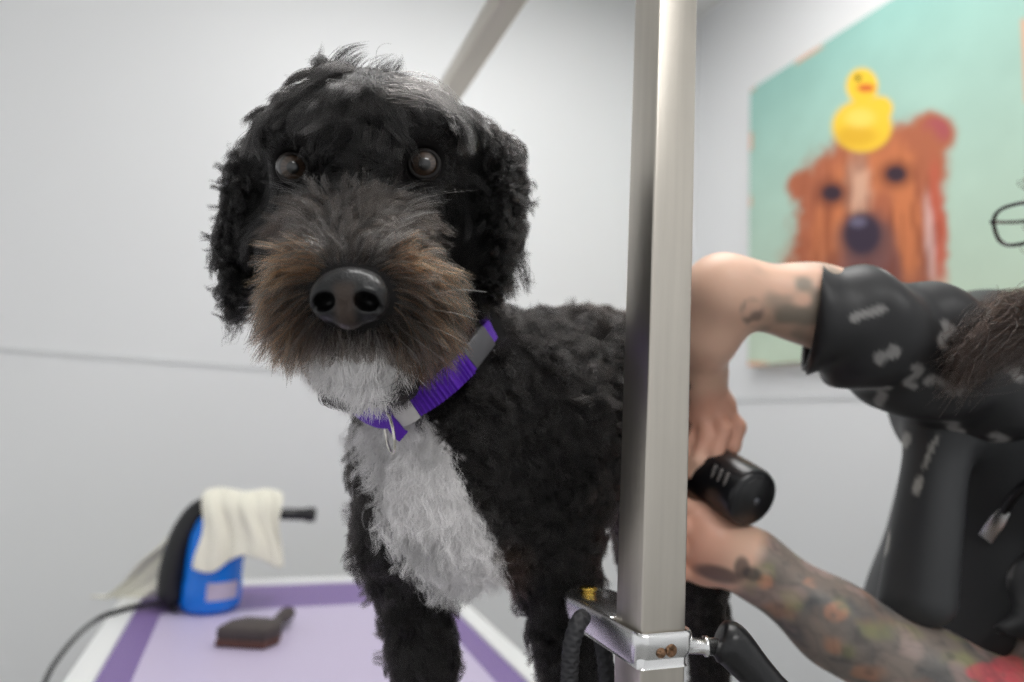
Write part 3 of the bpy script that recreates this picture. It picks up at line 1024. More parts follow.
# muzzle and beard --------------------------------------------------------
i = np.where(mz & ~wmk)[0]; p, n, q = hp[i], hn[i], hq[i]
away = unit(p - (NOSE + np.array([0, .004, .012])))
bridge = sstep(300, 235, q[:, 1]) * sstep(60, 20, np.abs(q[:, 0] - 352))
low = sstep(285, 340, q[:, 1])
lat = np.clip((q[:, 0] - 352) / 80, -1, 1)
under = sstep(322, 338, q[:, 1]) * sstep(58, 36, np.abs(q[:, 0] - 352))
comb = away * .9 + right_ * (lat * .55 + side[i] * bridge * .55)[:, None] + DOWN * (.15 + .75 * low - .2 * bridge)[:, None] + np.array([0, .25, 0]) * bridge[:, None]
Lm = (.028 - .008 * bridge + .006 * np.abs(lat) * low) * (1 - .55 * under) * (1 - .42 * sstep(338, 368, q[:, 1])) * (1 + .2 * np.abs(lat)) * (1 - .4 * sstep(.030, .018, np.linalg.norm(p - NOSE, axis=1)))
hw_ = 16 + np.clip(q[:, 1] - 190, 0, 90) * 1.25
sdk0 = sstep(hw_, hw_ + 24, np.abs(q[:, 0] - 354)) * sstep(285, 255, q[:, 1])
Lm = Lm * (1 - .55 * sdk0)
pos, own = grow(p, n, Lm, comb, .42 + .25 * bridge, .55 + .35 * np.abs(lat), .0010, .03, 2000, .45, jit=.17)
brown, grey, tanc, blk = np.array([.0135, .0085, .006]), np.array([.045, .042, .040]), np.array([.22, .082, .028]), np.array([.003, .0026, .0023])
rn = rng.random(len(p))[:, None]
hw_ = 16 + np.clip(q[:, 1] - 190, 0, 90) * 1.25
sdk = sstep(hw_, hw_ + 24, np.abs(q[:, 0] - 354)) * sstep(285, 255, q[:, 1])
tanz = np.maximum(sstep(22, 6, np.abs(q[:, 1] - 262)) * sstep(20, 45, np.abs(q[:, 0] - 352)) * sstep(110, 70, np.abs(q[:, 0] - 352)), .35 * sstep(240, 270, q[:, 1]) * sstep(20, 60, np.abs(q[:, 0] - 352)))
tanz *= .45 + .55 * (vnoise(p, 55, 3) > .45)
root = np.where(rn < .38, blk, np.where(rn < .75, brown, brown * 1.7))
tipc = np.where(rn < .36, brown * .8, np.where(rn < .56, grey * .7, brown * 2.4))
gsel = (rng.random(len(p)) < .12 + .45 * bridge)[:, None]
tipc = np.where(gsel, grey * 1.3, tipc); root = np.where(gsel & (bridge > .4)[:, None], grey * .25, root)
tsel = (rng.random(len(p)) < tanz * .85)[:, None]
tipc = np.where(tsel, tanc, tipc); root = np.where(tsel, tanc * .45, root)
usel = (rng.random(len(p)) < under * .6)[:, None]
tipc = np.where(usel, np.array([.38, .36, .35]), tipc); root = np.where(usel, np.array([.15, .14, .13]), root)
dsel = (rng.random(len(p)) < sdk * .93)[:, None]
tipc = np.where(dsel, blk * 1.5, tipc); root = np.where(dsel, blk, root)
t = np.linspace(0, 1, 9)[None, :, None]
strands('muzzle_fur', pos, root[:, None] * (1 - t) + tipc[:, None] * t, RAD * 1.1, M_hairm, dog, label='brown and grey beard fur around the nose')

# white chin and chest -----------------------------------------------------
i = np.where(wmk)[0]; p, n, q = hp[i], hn[i], hq[i]
chin = q[:, 1] < 404
comb = DOWN * 1.0 + right_ * (.25 * rng.normal(0, 1, len(p)) + np.where(chin, (q[:, 0] - 365) / 120, 0))[:, None]
pos, own = grow(p, n, np.where(chin, .016, .021), comb, np.where(chin, .5, .75), .4, np.where(chin, .0008, .0022), .022, 900, np.where(chin, .35, .6), jit=.35)
kc = vnoise(p, 45, 6)[:, None]
base_w = np.array([.90, .885, .885]) * (1 - .25 * sstep(.55, .8, kc)) 
strands('white_fur', pos, jitc(len(p), base_w, .08, 1.05), RAD * 1.05, M_hairw, dog, label='white fur of chin and chest')

# ears ----------------------------------------------------------------------
i = np.where(ear & ~wmk)[0]; p, n, q = hp[i], hn[i], hq[i]
outw = np.where(q[:, 0] < 368, -1, 1)
comb = DOWN * 1.0 + right_ * (outw * .25)[:, None] + fwd * .1
pos, own = grow(p, n, .020, comb, .5, .5, .0028, .018, 700, .66, jit=.40, hug=.2)
strands('ear_fur', pos, jitc(len(p), np.array([.0034, .0031, .0031]), .3, 1.3), RAD, M_hair, dog)

# head top and face ------------------------------------------------------------
i = np.where(head & ~wmk)[0]; p, n, q = hp[i], hn[i], hq[i]
eyed = np.minimum(*[np.linalg.norm(p - e, axis=1) for e in EYES])
top = sstep(140, 112, q[:, 1])
face_ = sstep(118, 150, q[:, 1]) * (hp[i][:, 2] > -.50)
cheek = sstep(195, 235, q[:, 1])
xm = (q[:, 0] - 366) / 60
comb_top = right_ * np.clip(xm * 1.4, -1.2, 1.2)[:, None] + DOWN * (.35 + .5 * np.minimum(1, np.abs(xm)))[:, None] + fwd * .45
away_eye = unit(p - np.where((np.linalg.norm(p - EYES[0], axis=1) < np.linalg.norm(p - EYES[1], axis=1))[:, None], EYES[0], EYES[1]))
latr = sstep(58, 78, np.abs(q[:, 0] - 359))
comb_face = DOWN * (.1 + .4 * latr)[:, None] + UP * (.5 * (1 - latr))[:, None] + right_ * (side[i] * .5 * latr)[:, None] + away_eye * .9
comb_ch = DOWN * 1.0 + right_ * (side[i] * .35)[:, None] - fwd * .3
comb = comb_top * top[:, None] + (1 - top)[:, None] * (comb_face * (1 - cheek)[:, None] + comb_ch * cheek[:, None])
nearE = sstep(.040, .026, eyed)
Lh = .038 * top + (1 - top) * (.0100 + .011 * cheek + .008 * sstep(.02, .045, eyed))
Lh = Lh * (1 - nearE) + .0065 * nearE
abv = np.zeros(len(p))
for ex_, ey_ in ((293, 168), (424, 165)):
    abv = np.maximum(abv, sstep(34, 22, np.abs(q[:, 0] - ex_)) * sstep(78, 56, ey_ - q[:, 1]) * (q[:, 1] < ey_ + 6) * (p[:, 2] > -.50))
Lh = Lh * (1 - .66 * abv)
pos, own = grow(p, n, Lh, comb, .24 - .07 * top, .35, (.0006 + .0018 * top) * (1 - .8 * nearE), .042, 520, .35 + .25 * top, jit=.14 + .06 * top, hug=.1 + .55 * top)
cb = np.where((top > .5)[:, None], np.array([.0060, .0055, .0054]), np.array([.0036, .0033, .0033]))
gz = (rng.random(len(p)) < .06 * top)[:, None]
cb = np.where(gz, np.array([.05, .045, .042]), cb)
strands('head_fur', pos, jitc(len(p), cb, .3, 1.5), RAD, M_hair, dog)

# body, neck, legs -------------------------------------------------------------
i = np.where(~head & ~ear & ~mz & ~wmk)[0]; p, n, q, d = hp[i], hn[i], hq[i], hd[i]
leg = sstep(560, 610, q[:, 1])
back = unit(P(640, 400, .80) - P(500, 400, .60))
comb = DOWN * (.75 + .3 * leg)[:, None] + back * .5 + (UP * .0) + rng.normal(0, .25, (len(p), 3))
rear = sstep(.64, .70, d)
Lb = .019 - .009 * rear - .003 * leg
pos, own = grow(p, n, Lb, comb, .55 - .25 * rear, .35, .0021 - .0011 * rear, .021, 2300, .58, jit=.34 - .1 * rear, hug=.25)
kb = vnoise(p * np.array([1, .6, 1]), 28, 4)[:, None]
cb = np.array([.0042, .0036, .0034]) * (1 - rear[:, None]) + np.array([.0105, .0080, .0068]) * rear[:, None]
cb = cb * (.7 + .7 * kb)
cb = cb + (np.clip(1 - np.hypot((q[:, 0] - 588) / 12, (q[:, 1] - 492) / 28), 0, 1) * (d > .62) * 1.4)[:, None].clip(0, 1) * np.array([.16, .11, .08])
cb = cb + (np.clip(1 - np.hypot((q[:, 0] - 512) / 26, (q[:, 1] - 560) / 34), 0, 1))[:, None] * np.array([.030, .016, .009])
strands('body_fur', pos, jitc(len(p), cb, .3, 1.4), RAD * (1.15 + .35 * rear), M_hairs, dog)

# single locks: tousled tuft, brow sweeps, ear tips -----------------------------
LK = []


def lk(pts, n_, rs, ts, c, seg=12):
    r = lock([P(*a) for a in pts], n_, rs, ts, seg)
    LK.append((r, jitc(n_, np.array(c), .3, 1.3, seg)))


bk, gy_ = (.0055, .005, .005), (.040, .035, .033)
lk([(335, 100, .475), (330, 80, .472), (338, 62, .47), (350, 50, .468), (367, 46, .466)], 90, .0035, .0022, bk)
lk([(342, 96, .478), (345, 78, .475), (354, 62, .472), (368, 53, .47)], 80, .0035, .002, bk)
lk([(328, 98, .478), (322, 78, .478), (320, 60, .48), (324, 44, .482)], 34, .002, .0016, bk)
lk([(318, 98, .478), (311, 80, .478), (313, 66, .478)], 22, .002, .0013, bk)
lk([(312, 92, .48), (300, 80, .48), (284, 74, .48)], 12, .0015, .0016, bk)
lk([(366, 90, .48), (372, 76, .478), (384, 66, .478), (396, 60, .48)], 80, .005, .003, bk)
lk([(385, 88, .485), (396, 70, .485), (400, 58, .488)], 60, .004, .002, bk)
lk([(346, 110, .452), (362, 98, .44), (386, 92, .436), (408, 100, .438)], 120, .004, .004, gy_)
lk([(362, 122, .445), (385, 108, .437), (412, 108, .437), (440, 120, .445), (458, 142, .458)], 170, .004, .005, gy_)
lk([(372, 112, .447), (400, 98, .44), (430, 104, .446), (452, 124, .456), (466, 150, .468)], 170, .004, .005, (.05, .045, .042))
lk([(380, 98, .455), (412, 88, .452), (440, 100, .46), (462, 126, .472), (474, 160, .486)], 150, .005, .005, (.035, .032, .03))
lk([(345, 105, .452), (322, 98, .444), (298, 106, .446), (280, 122, .455), (272, 138, .462)], 160, .004, .005, (.06, .055, .052))
lk([(340, 120, .445), (318, 112, .437), (298, 120, .44), (288, 134, .445)], 140, .004, .004, gy_)
lk([(352, 118, .445), (338, 128, .436), (330, 140, .434), (336, 152, .436)], 90, .003, .002, (.04, .036, .034))
lk([(356, 128, .44), (348, 142, .430), (336, 150, .428), (326, 146, .428)], 60, .0025, .0012, (.05, .046, .044))
lk([(340, 146, .437), (352, 142, .428), (368, 148, .426), (380, 158, .430), (384, 164, .434)], 80, .0025, .002, (.10, .09, .085))
lk([(376, 168, .434), (386, 162, .430), (396, 166, .432)], 50, .002, .0015, (.10, .08, .075))
lk([(246, 172, .52), (240, 160, .52), (238, 148, .52), (243, 152, .518)], 70, .005, .002, bk)
lk([(498, 160, .53), (503, 148, .53), (511, 142, .53)], 60, .005, .003, bk)
lk([(490, 156, .525), (496, 144, .525), (500, 139, .527)], 40, .004, .002, bk)
for _x, _y, _d, sx in ((240, 200, .52, -1), (236, 235, .52, -1), (236, 268, .515, -1), (238, 300, .51, -1), (505, 190, .53, 1), (510, 222, .53, 1), (509, 250, .53, 1), (506, 280, .53, 1), (246, 318, .505, -1), (230, 250, .52, -1), (512, 268, .53, 1)):
    for _r in range(2):
        a_, b_2 = rng.normal(0, 5, 2)
        lk([(_x + a_, _y + b_2 - 8, _d), (_x + a_ + sx * 6, _y + b_2, _d), (_x + a_ + sx * 9, _y + b_2 + 12, _d), (_x + a_ + sx * (13 + 4 * _r), _y + b_2 + 13, _d)], 40, .005, .0018, (.0036, .0033, .0033))
Rr = np.concatenate([r for r, c in LK]); Cc = np.concatenate([c for r, c in LK])
strands('loose_locks', Rr, Cc, RAD * .95, M_hair, dog)

# tufts of grey fur fanning up the bridge
tf = []
for k_ in range(420):
    x0 = rng.normal(352, 13); y0 = rng.uniform(205, 268)
    dx = (x0 - 352) * 1.1 + rng.normal(0, 8); L_y = rng.uniform(18, 36)
    d0 = .372 + (270 - y0) * .00088
    tf.append(lock([P(x0, y0, d0), P(x0 + dx * .5, y0 - L_y * .6, d0 - .006), P(x0 + dx * 1.1, y0 - L_y, d0 + .002), P(x0 + dx * 1.7, y0 - L_y * 1.1, d0 + .012)], 4, .0012, .0012, 9))
tf = np.concatenate(tf)
g0 = np.where(rng.random(len(tf))[:, None] < .4, np.array([.085, .08, .077]), np.array([.025, .023, .022]))
strands('bridge_fur', tf, jitc(len(tf), g0, .35, 1.7), RAD * .9, M_hairm, dog)

# whiskers
wk = []
for a_, b_2, c_ in (((300, 300, .385), (270, 305, .38), (232, 308, .385)), ((298, 310, .385), (265, 318, .38), (234, 326, .385)), ((296, 318, .385), (262, 342, .38), (240, 350, .385)),
                    ((312, 330, .385), (282, 350, .38), (262, 368, .385)), ((320, 335, .385), (300, 360, .38), (292, 378, .385)), ((305, 325, .385), (278, 352, .38), (255, 372, .385)),
                    ((405, 318, .385), (440, 330, .38), (478, 350, .385)), ((410, 308, .385), (450, 312, .38), (486, 322, .385)), ((400, 328, .385), (430, 350, .38), (460, 372, .385)),
                    ((395, 335, .385), (415, 356, .38), (432, 380, .385)), ((412, 300, .385), (455, 290, .38), (488, 292, .385))):
    wk.append(lock([P(*a_), P(*b_2), P(*c_)], 1, 0, 0, 10))
wk = np.concatenate(wk)
strands('whiskers', wk, np.tile(np.array([.10, .095, .09]), (len(wk), 1)), .00022, M_hairm, dog, kind=None)

# ---------------------------------------------------------------- collar
collar = empty('dog_collar', W(NC))
tag(collar, 'purple webbing collar with grey buckle and steel ring around the black dog\'s neck', 'collar')
M_web = simple('purple nylon webbing', srgb(88, 12, 178), rough=.6, sheen=.1, bump=.5, bscale=900)
M_grey = simple('grey plastic buckle', srgb(88, 88, 92), rough=.4)
M_tag = simple('white fabric tag', srgb(206, 202, 202), rough=.8, noise=.12, nscale=220)
M_ring = simple('steel ring', (.75, .72, .66, 1), rough=.18, metal=1)
axis = unit(P(452, 442, .585) - P(398, 300, .555))      # runs down the neck


def ribbon(name, path, w, th, m_, parent, ridges=0, ra=.0, closed=False):
    path = np.asarray(path); K = len(path)
    Tn = unit(np.roll(path, -1, 0) - np.roll(path, 1, 0)) if closed else unit(np.gradient(path, axis=0))
    v = []
    s = np.concatenate([[0], np.cumsum(np.linalg.norm(np.diff(path, axis=0), axis=1))])
    for i in range(K):
        rad = path[i] - NC; rad = rad - Tn[i] * (rad @ Tn[i]); rad = unit(rad - axis * (rad @ axis) * .75)
        wd = unit(np.cross(Tn[i], rad)); o = rad * (ra * math.sin(s[i] * ridges) if ridges else 0)
        for a, b in ((-.5, -.5), (-.5, .35), (-.42, .5), (.42, .5), (.5, .35), (.5, -.5)):
            v.append(path[i] + wd * a * w + rad * b * th + o * (b > 0))
    f = []
    for i in range(K if closed else K - 1):
        ii = (i + 1) % K
        for j in range(6):
            f.append((i * 6 + j, i * 6 + (j + 1) % 6, ii * 6 + (j + 1) % 6, ii * 6 + j))
    if not closed: f += [tuple(reversed(range(6))), tuple(range((K - 1) * 6, K * 6))]
    o = mesh(name, W(np.array(v)), f, m_, parent); smooth_by_angle(o, 45); return o


ribbon('strap', cpath, .0165, .0022, M_web, collar, closed=True)
outp = lambda pth, k: np.array([p_ + unit(p_ - NC - axis * ((p_ - NC) @ axis)) * k for p_ in pth])
adj = outp(catmull([P(414, 404, .483), P(430, 394, .4825), P(448, 380, .486), P(466, 363, .495)], 14), .0022)
ribbon('ribbed_section', adj, .0195, .0028, M_web, collar, ridges=1750, ra=.0011)
bk_ = outp(catmull([P(466, 360, .500), P(472, 352, .505), P(479, 343, .511), P(484, 336, .517)], 8), .003)
ribbon('buckle', bk_, .0190, .0065, M_grey, collar)
tg = outp(catmull([P(396, 411, .4835), P(404, 408, .4815), P(414, 402, .481)], 8), .0042)
tg = tg + np.array([0, -.0015, .0015])
ribbon('fabric_tag', tg, .0205, .0012, M_tag, collar)
hang = [P(394, 416, .4815), P(393, 424, .4795), P(396, 433, .4795), P(401, 428, .4805), P(401, 416, .4815)]
ribbon('strap_end', outp(catmull([P(388, 414, .483), P(393, 424, .480), P(400, 433, .480), P(404, 436, .481)], 6), .001), .010, .002, M_web, collar)
rc = P(389.5, 433, .4785)
u1, u2 = unit(np.array([.45, .10, .9])), unit(np.array([.18, -1, .1]))
rp = np.array([rc + u1 * .0105 * math.cos(a) + u2 * .0148 * math.sin(a) for a in np.linspace(0, 2 * math.pi, 48, endpoint=False)])
v, f = tube(W(rp), .0011, 10, closed=True); mesh('ring', v, f, M_ring, collar)
# ---------------------------------------------------------------- groomer
from mathutils.bvhtree import BVHTree


def at_floor(px, d):
    x = (px - 512) / F * d
    y = (0 - CAMH - M[2, 0] * x + M[2, 2] * d) / M[2, 1]
    return np.array([x, y, -d])


SHR, SHL = P(985, 362, .655), P(1150, 440, .62)
ELR, WRR = P(722, 291, .598), P(702, 376, .672)
ELL_, WRL = P(1062, 738, .575), P(752, 563, .630)
CH, BE = P(1052, 475, .735), P(1012, 650, .745)
PEL = BE + DOWN * .16
HEAD = P(1131, 204, .70)
pbase = W(PEL); pbase[2] = 0
G = SDF(np.array([.05, -.50, -.98]), np.array([.80, .34, -.44]), .0026)
G.cone(CH, BE, .125, .125, .03); G.cone(BE, PEL, .125, .13, .03)
G.cone(CH, SHR + DOWN * .02, .09, .05, .04); G.cone(CH, SHL, .09, .05, .04)
G.cone(CH + UP * .10, HEAD + DOWN * .06, .055, .05, .03)
# head with face turned to the left of the picture
fl = unit(np.array([-.93, -.22, .30])); fu = unit(UP - fl * (UP @ fl)); fs = np.cross(fu, fl)
G.ell(HEAD, (.092, .108, .078), .02, R=[fl, fu, fs])
G.ell(HEAD + fl * .045 - fu * .055, (.045, .045, .052), .03, R=[fl, fu, fs])
G.cone(HEAD + fl * .088 + fu * .012, HEAD + fl * .108 - fu * .028, .008, .013, .012)
for k_ in (-1, 1):
    G.ell(HEAD + fl * .107 - fu * .032 + fs * .010 * k_, (.010, .008, .008), .006, R=[fl, fu, fs])
    G.ell(HEAD + fl * .080 + fu * .010 + fs * .032 * k_, (.012, .012, .016), .01, sub=True, R=[fl, fu, fs])
    G.ell(HEAD + fl * .078 + fu * .008 + fs * .031 * k_, (.0115, .0115, .0115), .002)
    G.ell(HEAD - fl * .008 - fu * .005 + fs * .078 * k_, (.018, .030, .008), .006, R=[fl, fu, fs])
G.ell(HEAD + fl * .094 - fu * .058, (.010, .005, .024), .006, R=[fl, fu, fs]); G.ell(HEAD + fl * .092 - fu * .068, (.010, .006, .020), .006, R=[fl, fu, fs])
G.ell(HEAD + fl * .082 - fu * .092, (.018, .014, .020), .015, R=[fl, fu, fs])
# arm holding the clippers
G.chain([SHR, P(915, 350, .597), P(852, 318, .592), P(812, 304, .598), ELR, P(707, 330, .622), WRR], [.048, .038, .034, .0330, .0300, .0280, .0205], .02)
PRC = P(702, 414, .690)
G.cone(WRR, PRC, .021, .026, .02)
G.cone(P(692, 410, .685), P(722, 406, .678), .0165, .0145, .012)
for ch, r in ((((722, 406, .678), (737, 427, .672), (732, 446, .668), (722, 456, .672)), .0092),
              (((712, 404, .676), (722, 430, .662), (715, 452, .656), (705, 464, .662)), .0096),
              (((700, 406, .678), (706, 436, .664), (698, 460, .658), (690, 472, .664)), .0094),
              (((690, 410, .684), (689, 440, .672), (682, 463, .666), (676, 472, .672)), .0084),
              (((688, 424, .700), (674, 442, .712), (668, 460, .712)), .0105)):
    G.chain([P(*a) for a in ch], [r, r * .97, r * .9, r * .82][:len(ch)], .004)
# tattooed arm steadying the leg
G.chain([SHL, ELL_, P(925, 680, .590), P(835, 624, .607), WRL], [.050, .047, .0440, .0355, .0285], .02)
G.cone(WRL, P(712, 545, .650), .028, .030, .02)
G.cone(P(700, 522, .655), P(704, 566, .655), .021, .018, .02)
for k_, (yk, ye) in enumerate(((512, 500), (530, 522), (550, 546), (570, 570))):
    r = (.0092, .0096, .0094, .0084)[k_]
    G.chain([P(704, yk + 4, .652), P(672, ye, .640), P(650, ye + 6, .655), P(640, ye + 12, .680)], [r * 1.05, r, r * .93, r * .85], .004)
G.chain([P(722, 528, .660), P(706, 506, .676), P(690, 496, .690)], [.0135, .011, .0092], .006)
gv_, gf_ = G.polys()
M_skin, nt, bs = mat('skin with tattoos')
a_ = nt.nodes.new('ShaderNodeAttribute'); a_.attribute_name = 'tint'; nt.links.new(a_.outputs['Color'], bs.inputs['Base Color'])
bs.inputs['Roughness'].default_value = .45; bs.inputs['Subsurface Weight'].default_value = .12; bs.inputs['Subsurface Radius'].default_value = (.012, .005, .003); bs.inputs['Subsurface Scale'].default_value = .5
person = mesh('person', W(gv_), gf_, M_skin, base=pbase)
tag(person, 'person with tattooed arms in a black patterned smock trimming the dog with clippers', 'person')
sk = lin(234, 192, 168)
tn = np.repeat(sk[None], len(gv_), 0) * (.94 + .12 * vnoise(gv_, 40, 20)[:, None])


def mixin(m_, c):
    global tn
    m_ = np.clip(m_, 0, 1)[:, None]; tn = tn * (1 - m_) + np.asarray(c) * m_


# warmer hands
for c_, r in ((P(712, 425, .67), .05), (P(690, 540, .655), .06)):
    mixin((1 - sstep(r * .5, r, np.linalg.norm(gv_ - c_, axis=1))) * .55, lin(214, 142, 118))
# sleeve tattoo of the near forearm
ax_ = WRL - ELL_; La = np.linalg.norm(ax_); ax_ = ax_ / La
tt_ = (gv_ - ELL_) @ ax_
rad_ = np.linalg.norm(gv_ - ELL_ - tt_[:, None] * ax_, axis=1)
fore = (rad_ < .075) * sstep(-.12, -.10, tt_) * (1 - sstep(La - .004, La + .012, tt_)) * (gv_[:, 0] > .1) * (gv_[:, 1] < -.10)
n_a, n_b, n_c, n_d, n_e = [vnoise(gv_, s_, sd0) * .8 + .2 * vnoise(gv_, s_ * 2.3, sd0 + 9) for s_, sd0 in ((38, 31), (46, 32), (60, 33), (52, 34), (110, 35))]
mixin(fore * .88, lin(106, 104, 100))
mixin(fore * sstep(.38, .72, n_a) * .7, lin(68, 76, 80))
mixin(fore * sstep(.58, .80, n_b) * .45, lin(196, 134, 98))
mixin(fore * sstep(.56, .82, n_d) * .55, lin(150, 152, 98))
mixin(fore * sstep(.52, .78, n_c) * .4, lin(180, 152, 146))
mixin(fore * sstep(.66, .84, n_e) * .4, lin(52, 54, 58))
q_ = proj(gv_)
front_ = gv_[:, 2] > -.66
for x, y, rx, ry in ((985, 672, 20, 10), (1008, 664, 18, 9), (1020, 676, 18, 9), (1000, 684, 22, 8)):
    mixin(fore * front_ * (1 - sstep(.8, 1.1, np.hypot((q_[:, 0] - x) / rx, (q_[:, 1] - y) / ry))) * (.55 + .4 * n_c), lin(206, 88, 96))
for x, y, rx, ry in ((836, 612, 13, 11), (765, 582, 9, 8), (812, 583, 10, 6)):
    mixin(fore * front_ * (1 - sstep(.6, 1.2, np.hypot((q_[:, 0] - x) / rx, (q_[:, 1] - y) / ry))) * .6 * sstep(.2, .55, n_e), lin(206, 142, 108))
for nn_, sd_2 in ((n_b, .5), (n_d, .46), (n_c, .55)):
    mixin(fore * (1 - sstep(.012, .045, np.abs(nn_ - sd_2))) * .16, lin(58, 58, 60))
# dark mark on the back of that hand
for x, y, rx, ry, an in ((718, 574, 28, 9, .25), (742, 568, 9, 13, 0), (752, 574, 12, 8, .3)):
    dx, dy = q_[:, 0] - x, q_[:, 1] - y
    u_, w_ = dx * math.cos(an) + dy * math.sin(an), -dx * math.sin(an) + dy * math.cos(an)
    mixin((1 - sstep(.6, 1.15, np.hypot(u_ / rx, w_ / ry))) * (gv_[:, 2] > -.67) * .75, lin(62, 58, 60))
# tattoo round the far elbow, plus painted shade along the arm's underside
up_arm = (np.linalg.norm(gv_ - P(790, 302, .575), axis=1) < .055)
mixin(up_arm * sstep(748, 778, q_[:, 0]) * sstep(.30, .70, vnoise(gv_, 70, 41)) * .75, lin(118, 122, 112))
mixin(up_arm * sstep(300, 318, q_[:, 1]) * sstep(740, 775, q_[:, 0]) * .45, lin(96, 90, 80))  # underside of the arm darkened: shade painted into the skin tint
mixin((1 - sstep(.7, 1.2, np.hypot((q_[:, 0] - 752) / 12, (q_[:, 1] - 312) / 14))) * (gv_[:, 2] > -.62) * .7 * sstep(.25, .6, vnoise(gv_, 110, 44)), lin(96, 88, 84))
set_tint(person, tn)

# -- smock
M_smock, nt, bs = mat('charcoal smock cloth')
a_ = nt.nodes.new('ShaderNodeAttribute'); a_.attribute_name = 'tint'; nt.links.new(a_.outputs['Color'], bs.inputs['Base Color'])
bs.inputs['Roughness'].default_value = .48; bs.inputs['Specular IOR Level'].default_value = .45
C = SDF(np.array([.20, -.62, -.98]), np.array([.84, .20, -.50]), .0036)
C.cone(CH, BE, .140, .146, .03); C.cone(BE, PEL + DOWN * .04, .146, .150, .03)
C.cone(CH, SHR + DOWN * .01, .105, .082, .04); C.cone(CH, SHL, .105, .066, .04)
C.cone(CH, P(958, 415, .665), .10, .055, .04)
C.cone(CH + UP * .07, CH + UP * .105 + fl * .02, .085, .066, .03)
# drape folds
for a, b, r in (((926, 436, .635), (890, 640, .61), .014), ((950, 405, .62), (930, 600, .59), .018)):
    C.cone(P(*a), P(*b), r, r * 1.2, .03)
cv_, cf_ = C.polys()
smock = mesh('smock', W(cv_), cf_, M_smock, person)
tc_ = np.repeat(lin(50, 51, 53)[None], len(cv_), 0) * (.85 + .3 * vnoise(cv_, 20, 51)[:, None])
qc = proj(cv_)
for x, y, rx, ry, an in ((918, 485, 5, 11, .35), (885, 541, 5, 17, .1), (944, 418, 6, 11, .5), (958, 398, 6, 9, .6), (906, 440, 5, 9, .3), (930, 452, 3, 22, .42)):
    dx, dy = qc[:, 0] - x, qc[:, 1] - y
    u_, w_ = dx * math.cos(an) + dy * math.sin(an), -dx * math.sin(an) + dy * math.cos(an)
    k_ = np.clip(1 - sstep(.7, 1.1, np.hypot(u_ / rx, w_ / ry)), 0, 1)[:, None] * (cv_[:, 2] > -.74)[:, None] * .8
    tc_ = tc_ * (1 - k_) + lin(176, 174, 168) * k_
set_tint(smock, tc_, 'tint')
bvh = BVHTree.FromPolygons(cv_.tolist(), cf_)


def on_smock(px, py, lift=.001):
    r = P(px, py, 1.0); h = bvh.ray_cast(Vector((0, 0, 0)), Vector(r))
    return np.array(h[0]) - unit(r) * lift


def sleeve(pts, rad, name, seed):
    c = catmull(pts, 26); K = len(c); n = 120
    rr_ = np.interp(np.linspace(0, 1, K), np.linspace(0, 1, len(rad)), rad)
    v, f = tube(c, rr_, n, caps=False)
    cen = np.repeat(c, n, 0); o = v - cen
    s_ = np.repeat(np.linspace(0, 1, K), n); th = np.tile(np.arange(n) / n * 2 * np.pi, K)
    w_ = .05 * np.sin(th * 3 + s_ * 9 + seed) * s_ + .07 * np.sin(s_ * 26 + 1.5 * np.sin(th * 2 + seed)) * (s_ > .02)
    w_ += .09 * (vnoise(v, 30, 60 + seed) - .5)
    v = cen + o * (1 + w_[:, None])
    inner = cen + o * (.93 + w_[:, None])
    V = np.concatenate([v, inner]); m0 = len(v)
    f = list(f) + [tuple(m0 + i for i in reversed(q)) for q in f] + [(i, m0 + i, m0 + (i + 1) % n, (i + 1) % n) for i in range(n)]
    o_ = mesh(name, W(V), f, M_smock, smock)
    Lc = np.linalg.norm(np.diff(c, axis=0), axis=1).sum(); rm = float(np.mean(rad))
    su, sw = np.tile(s_ * Lc, 2), np.tile(th * rm, 2); per = 2 * math.pi * rm
    mk = np.zeros(len(V)); r2 = np.random.default_rng(40 + seed)
    for k_ in range(52):
        cu, cw, an, sc_ = r2.uniform(0, Lc), r2.uniform(0, per), r2.uniform(0, 6.28), r2.uniform(.007, .012)
        tt = np.linspace(-1, 1, 9); bend = r2.choice([2.6, 1.5]); qx, qy = sc_ * tt, sc_ * .55 * np.sin(tt * bend)
        lu, lw = qx * math.cos(an) - qy * math.sin(an), qx * math.sin(an) + qy * math.cos(an)
        du = su[:, None] - cu - lu[None]; dw = (sw[:, None] - cw - lw[None] + per / 2) % per - per / 2
        mk = np.maximum(mk, 1 - sstep(.0026, .0050, np.sqrt(du ** 2 + dw ** 2).min(1)))
    mk = mk[:, None] * .7
    set_tint(o_, lin(32, 32, 34)[None] * (1 - mk) + lin(150, 148, 146)[None] * mk)
    return o_


sleeve([P(812, 319, .600), P(850, 325, .591), P(905, 346, .597), P(962, 368, .622), SHR + np.array([.03, -.014, -.01])], [.0475, .052, .059, .068, .076], 'sleeve', 1)
sleeve([ELL_ + (SHL - ELL_) * .22, ELL_ + (SHL - ELL_) * .5, ELL_ + (SHL - ELL_) * .8, SHL], [.062, .066, .07, .072], 'sleeve', 3)

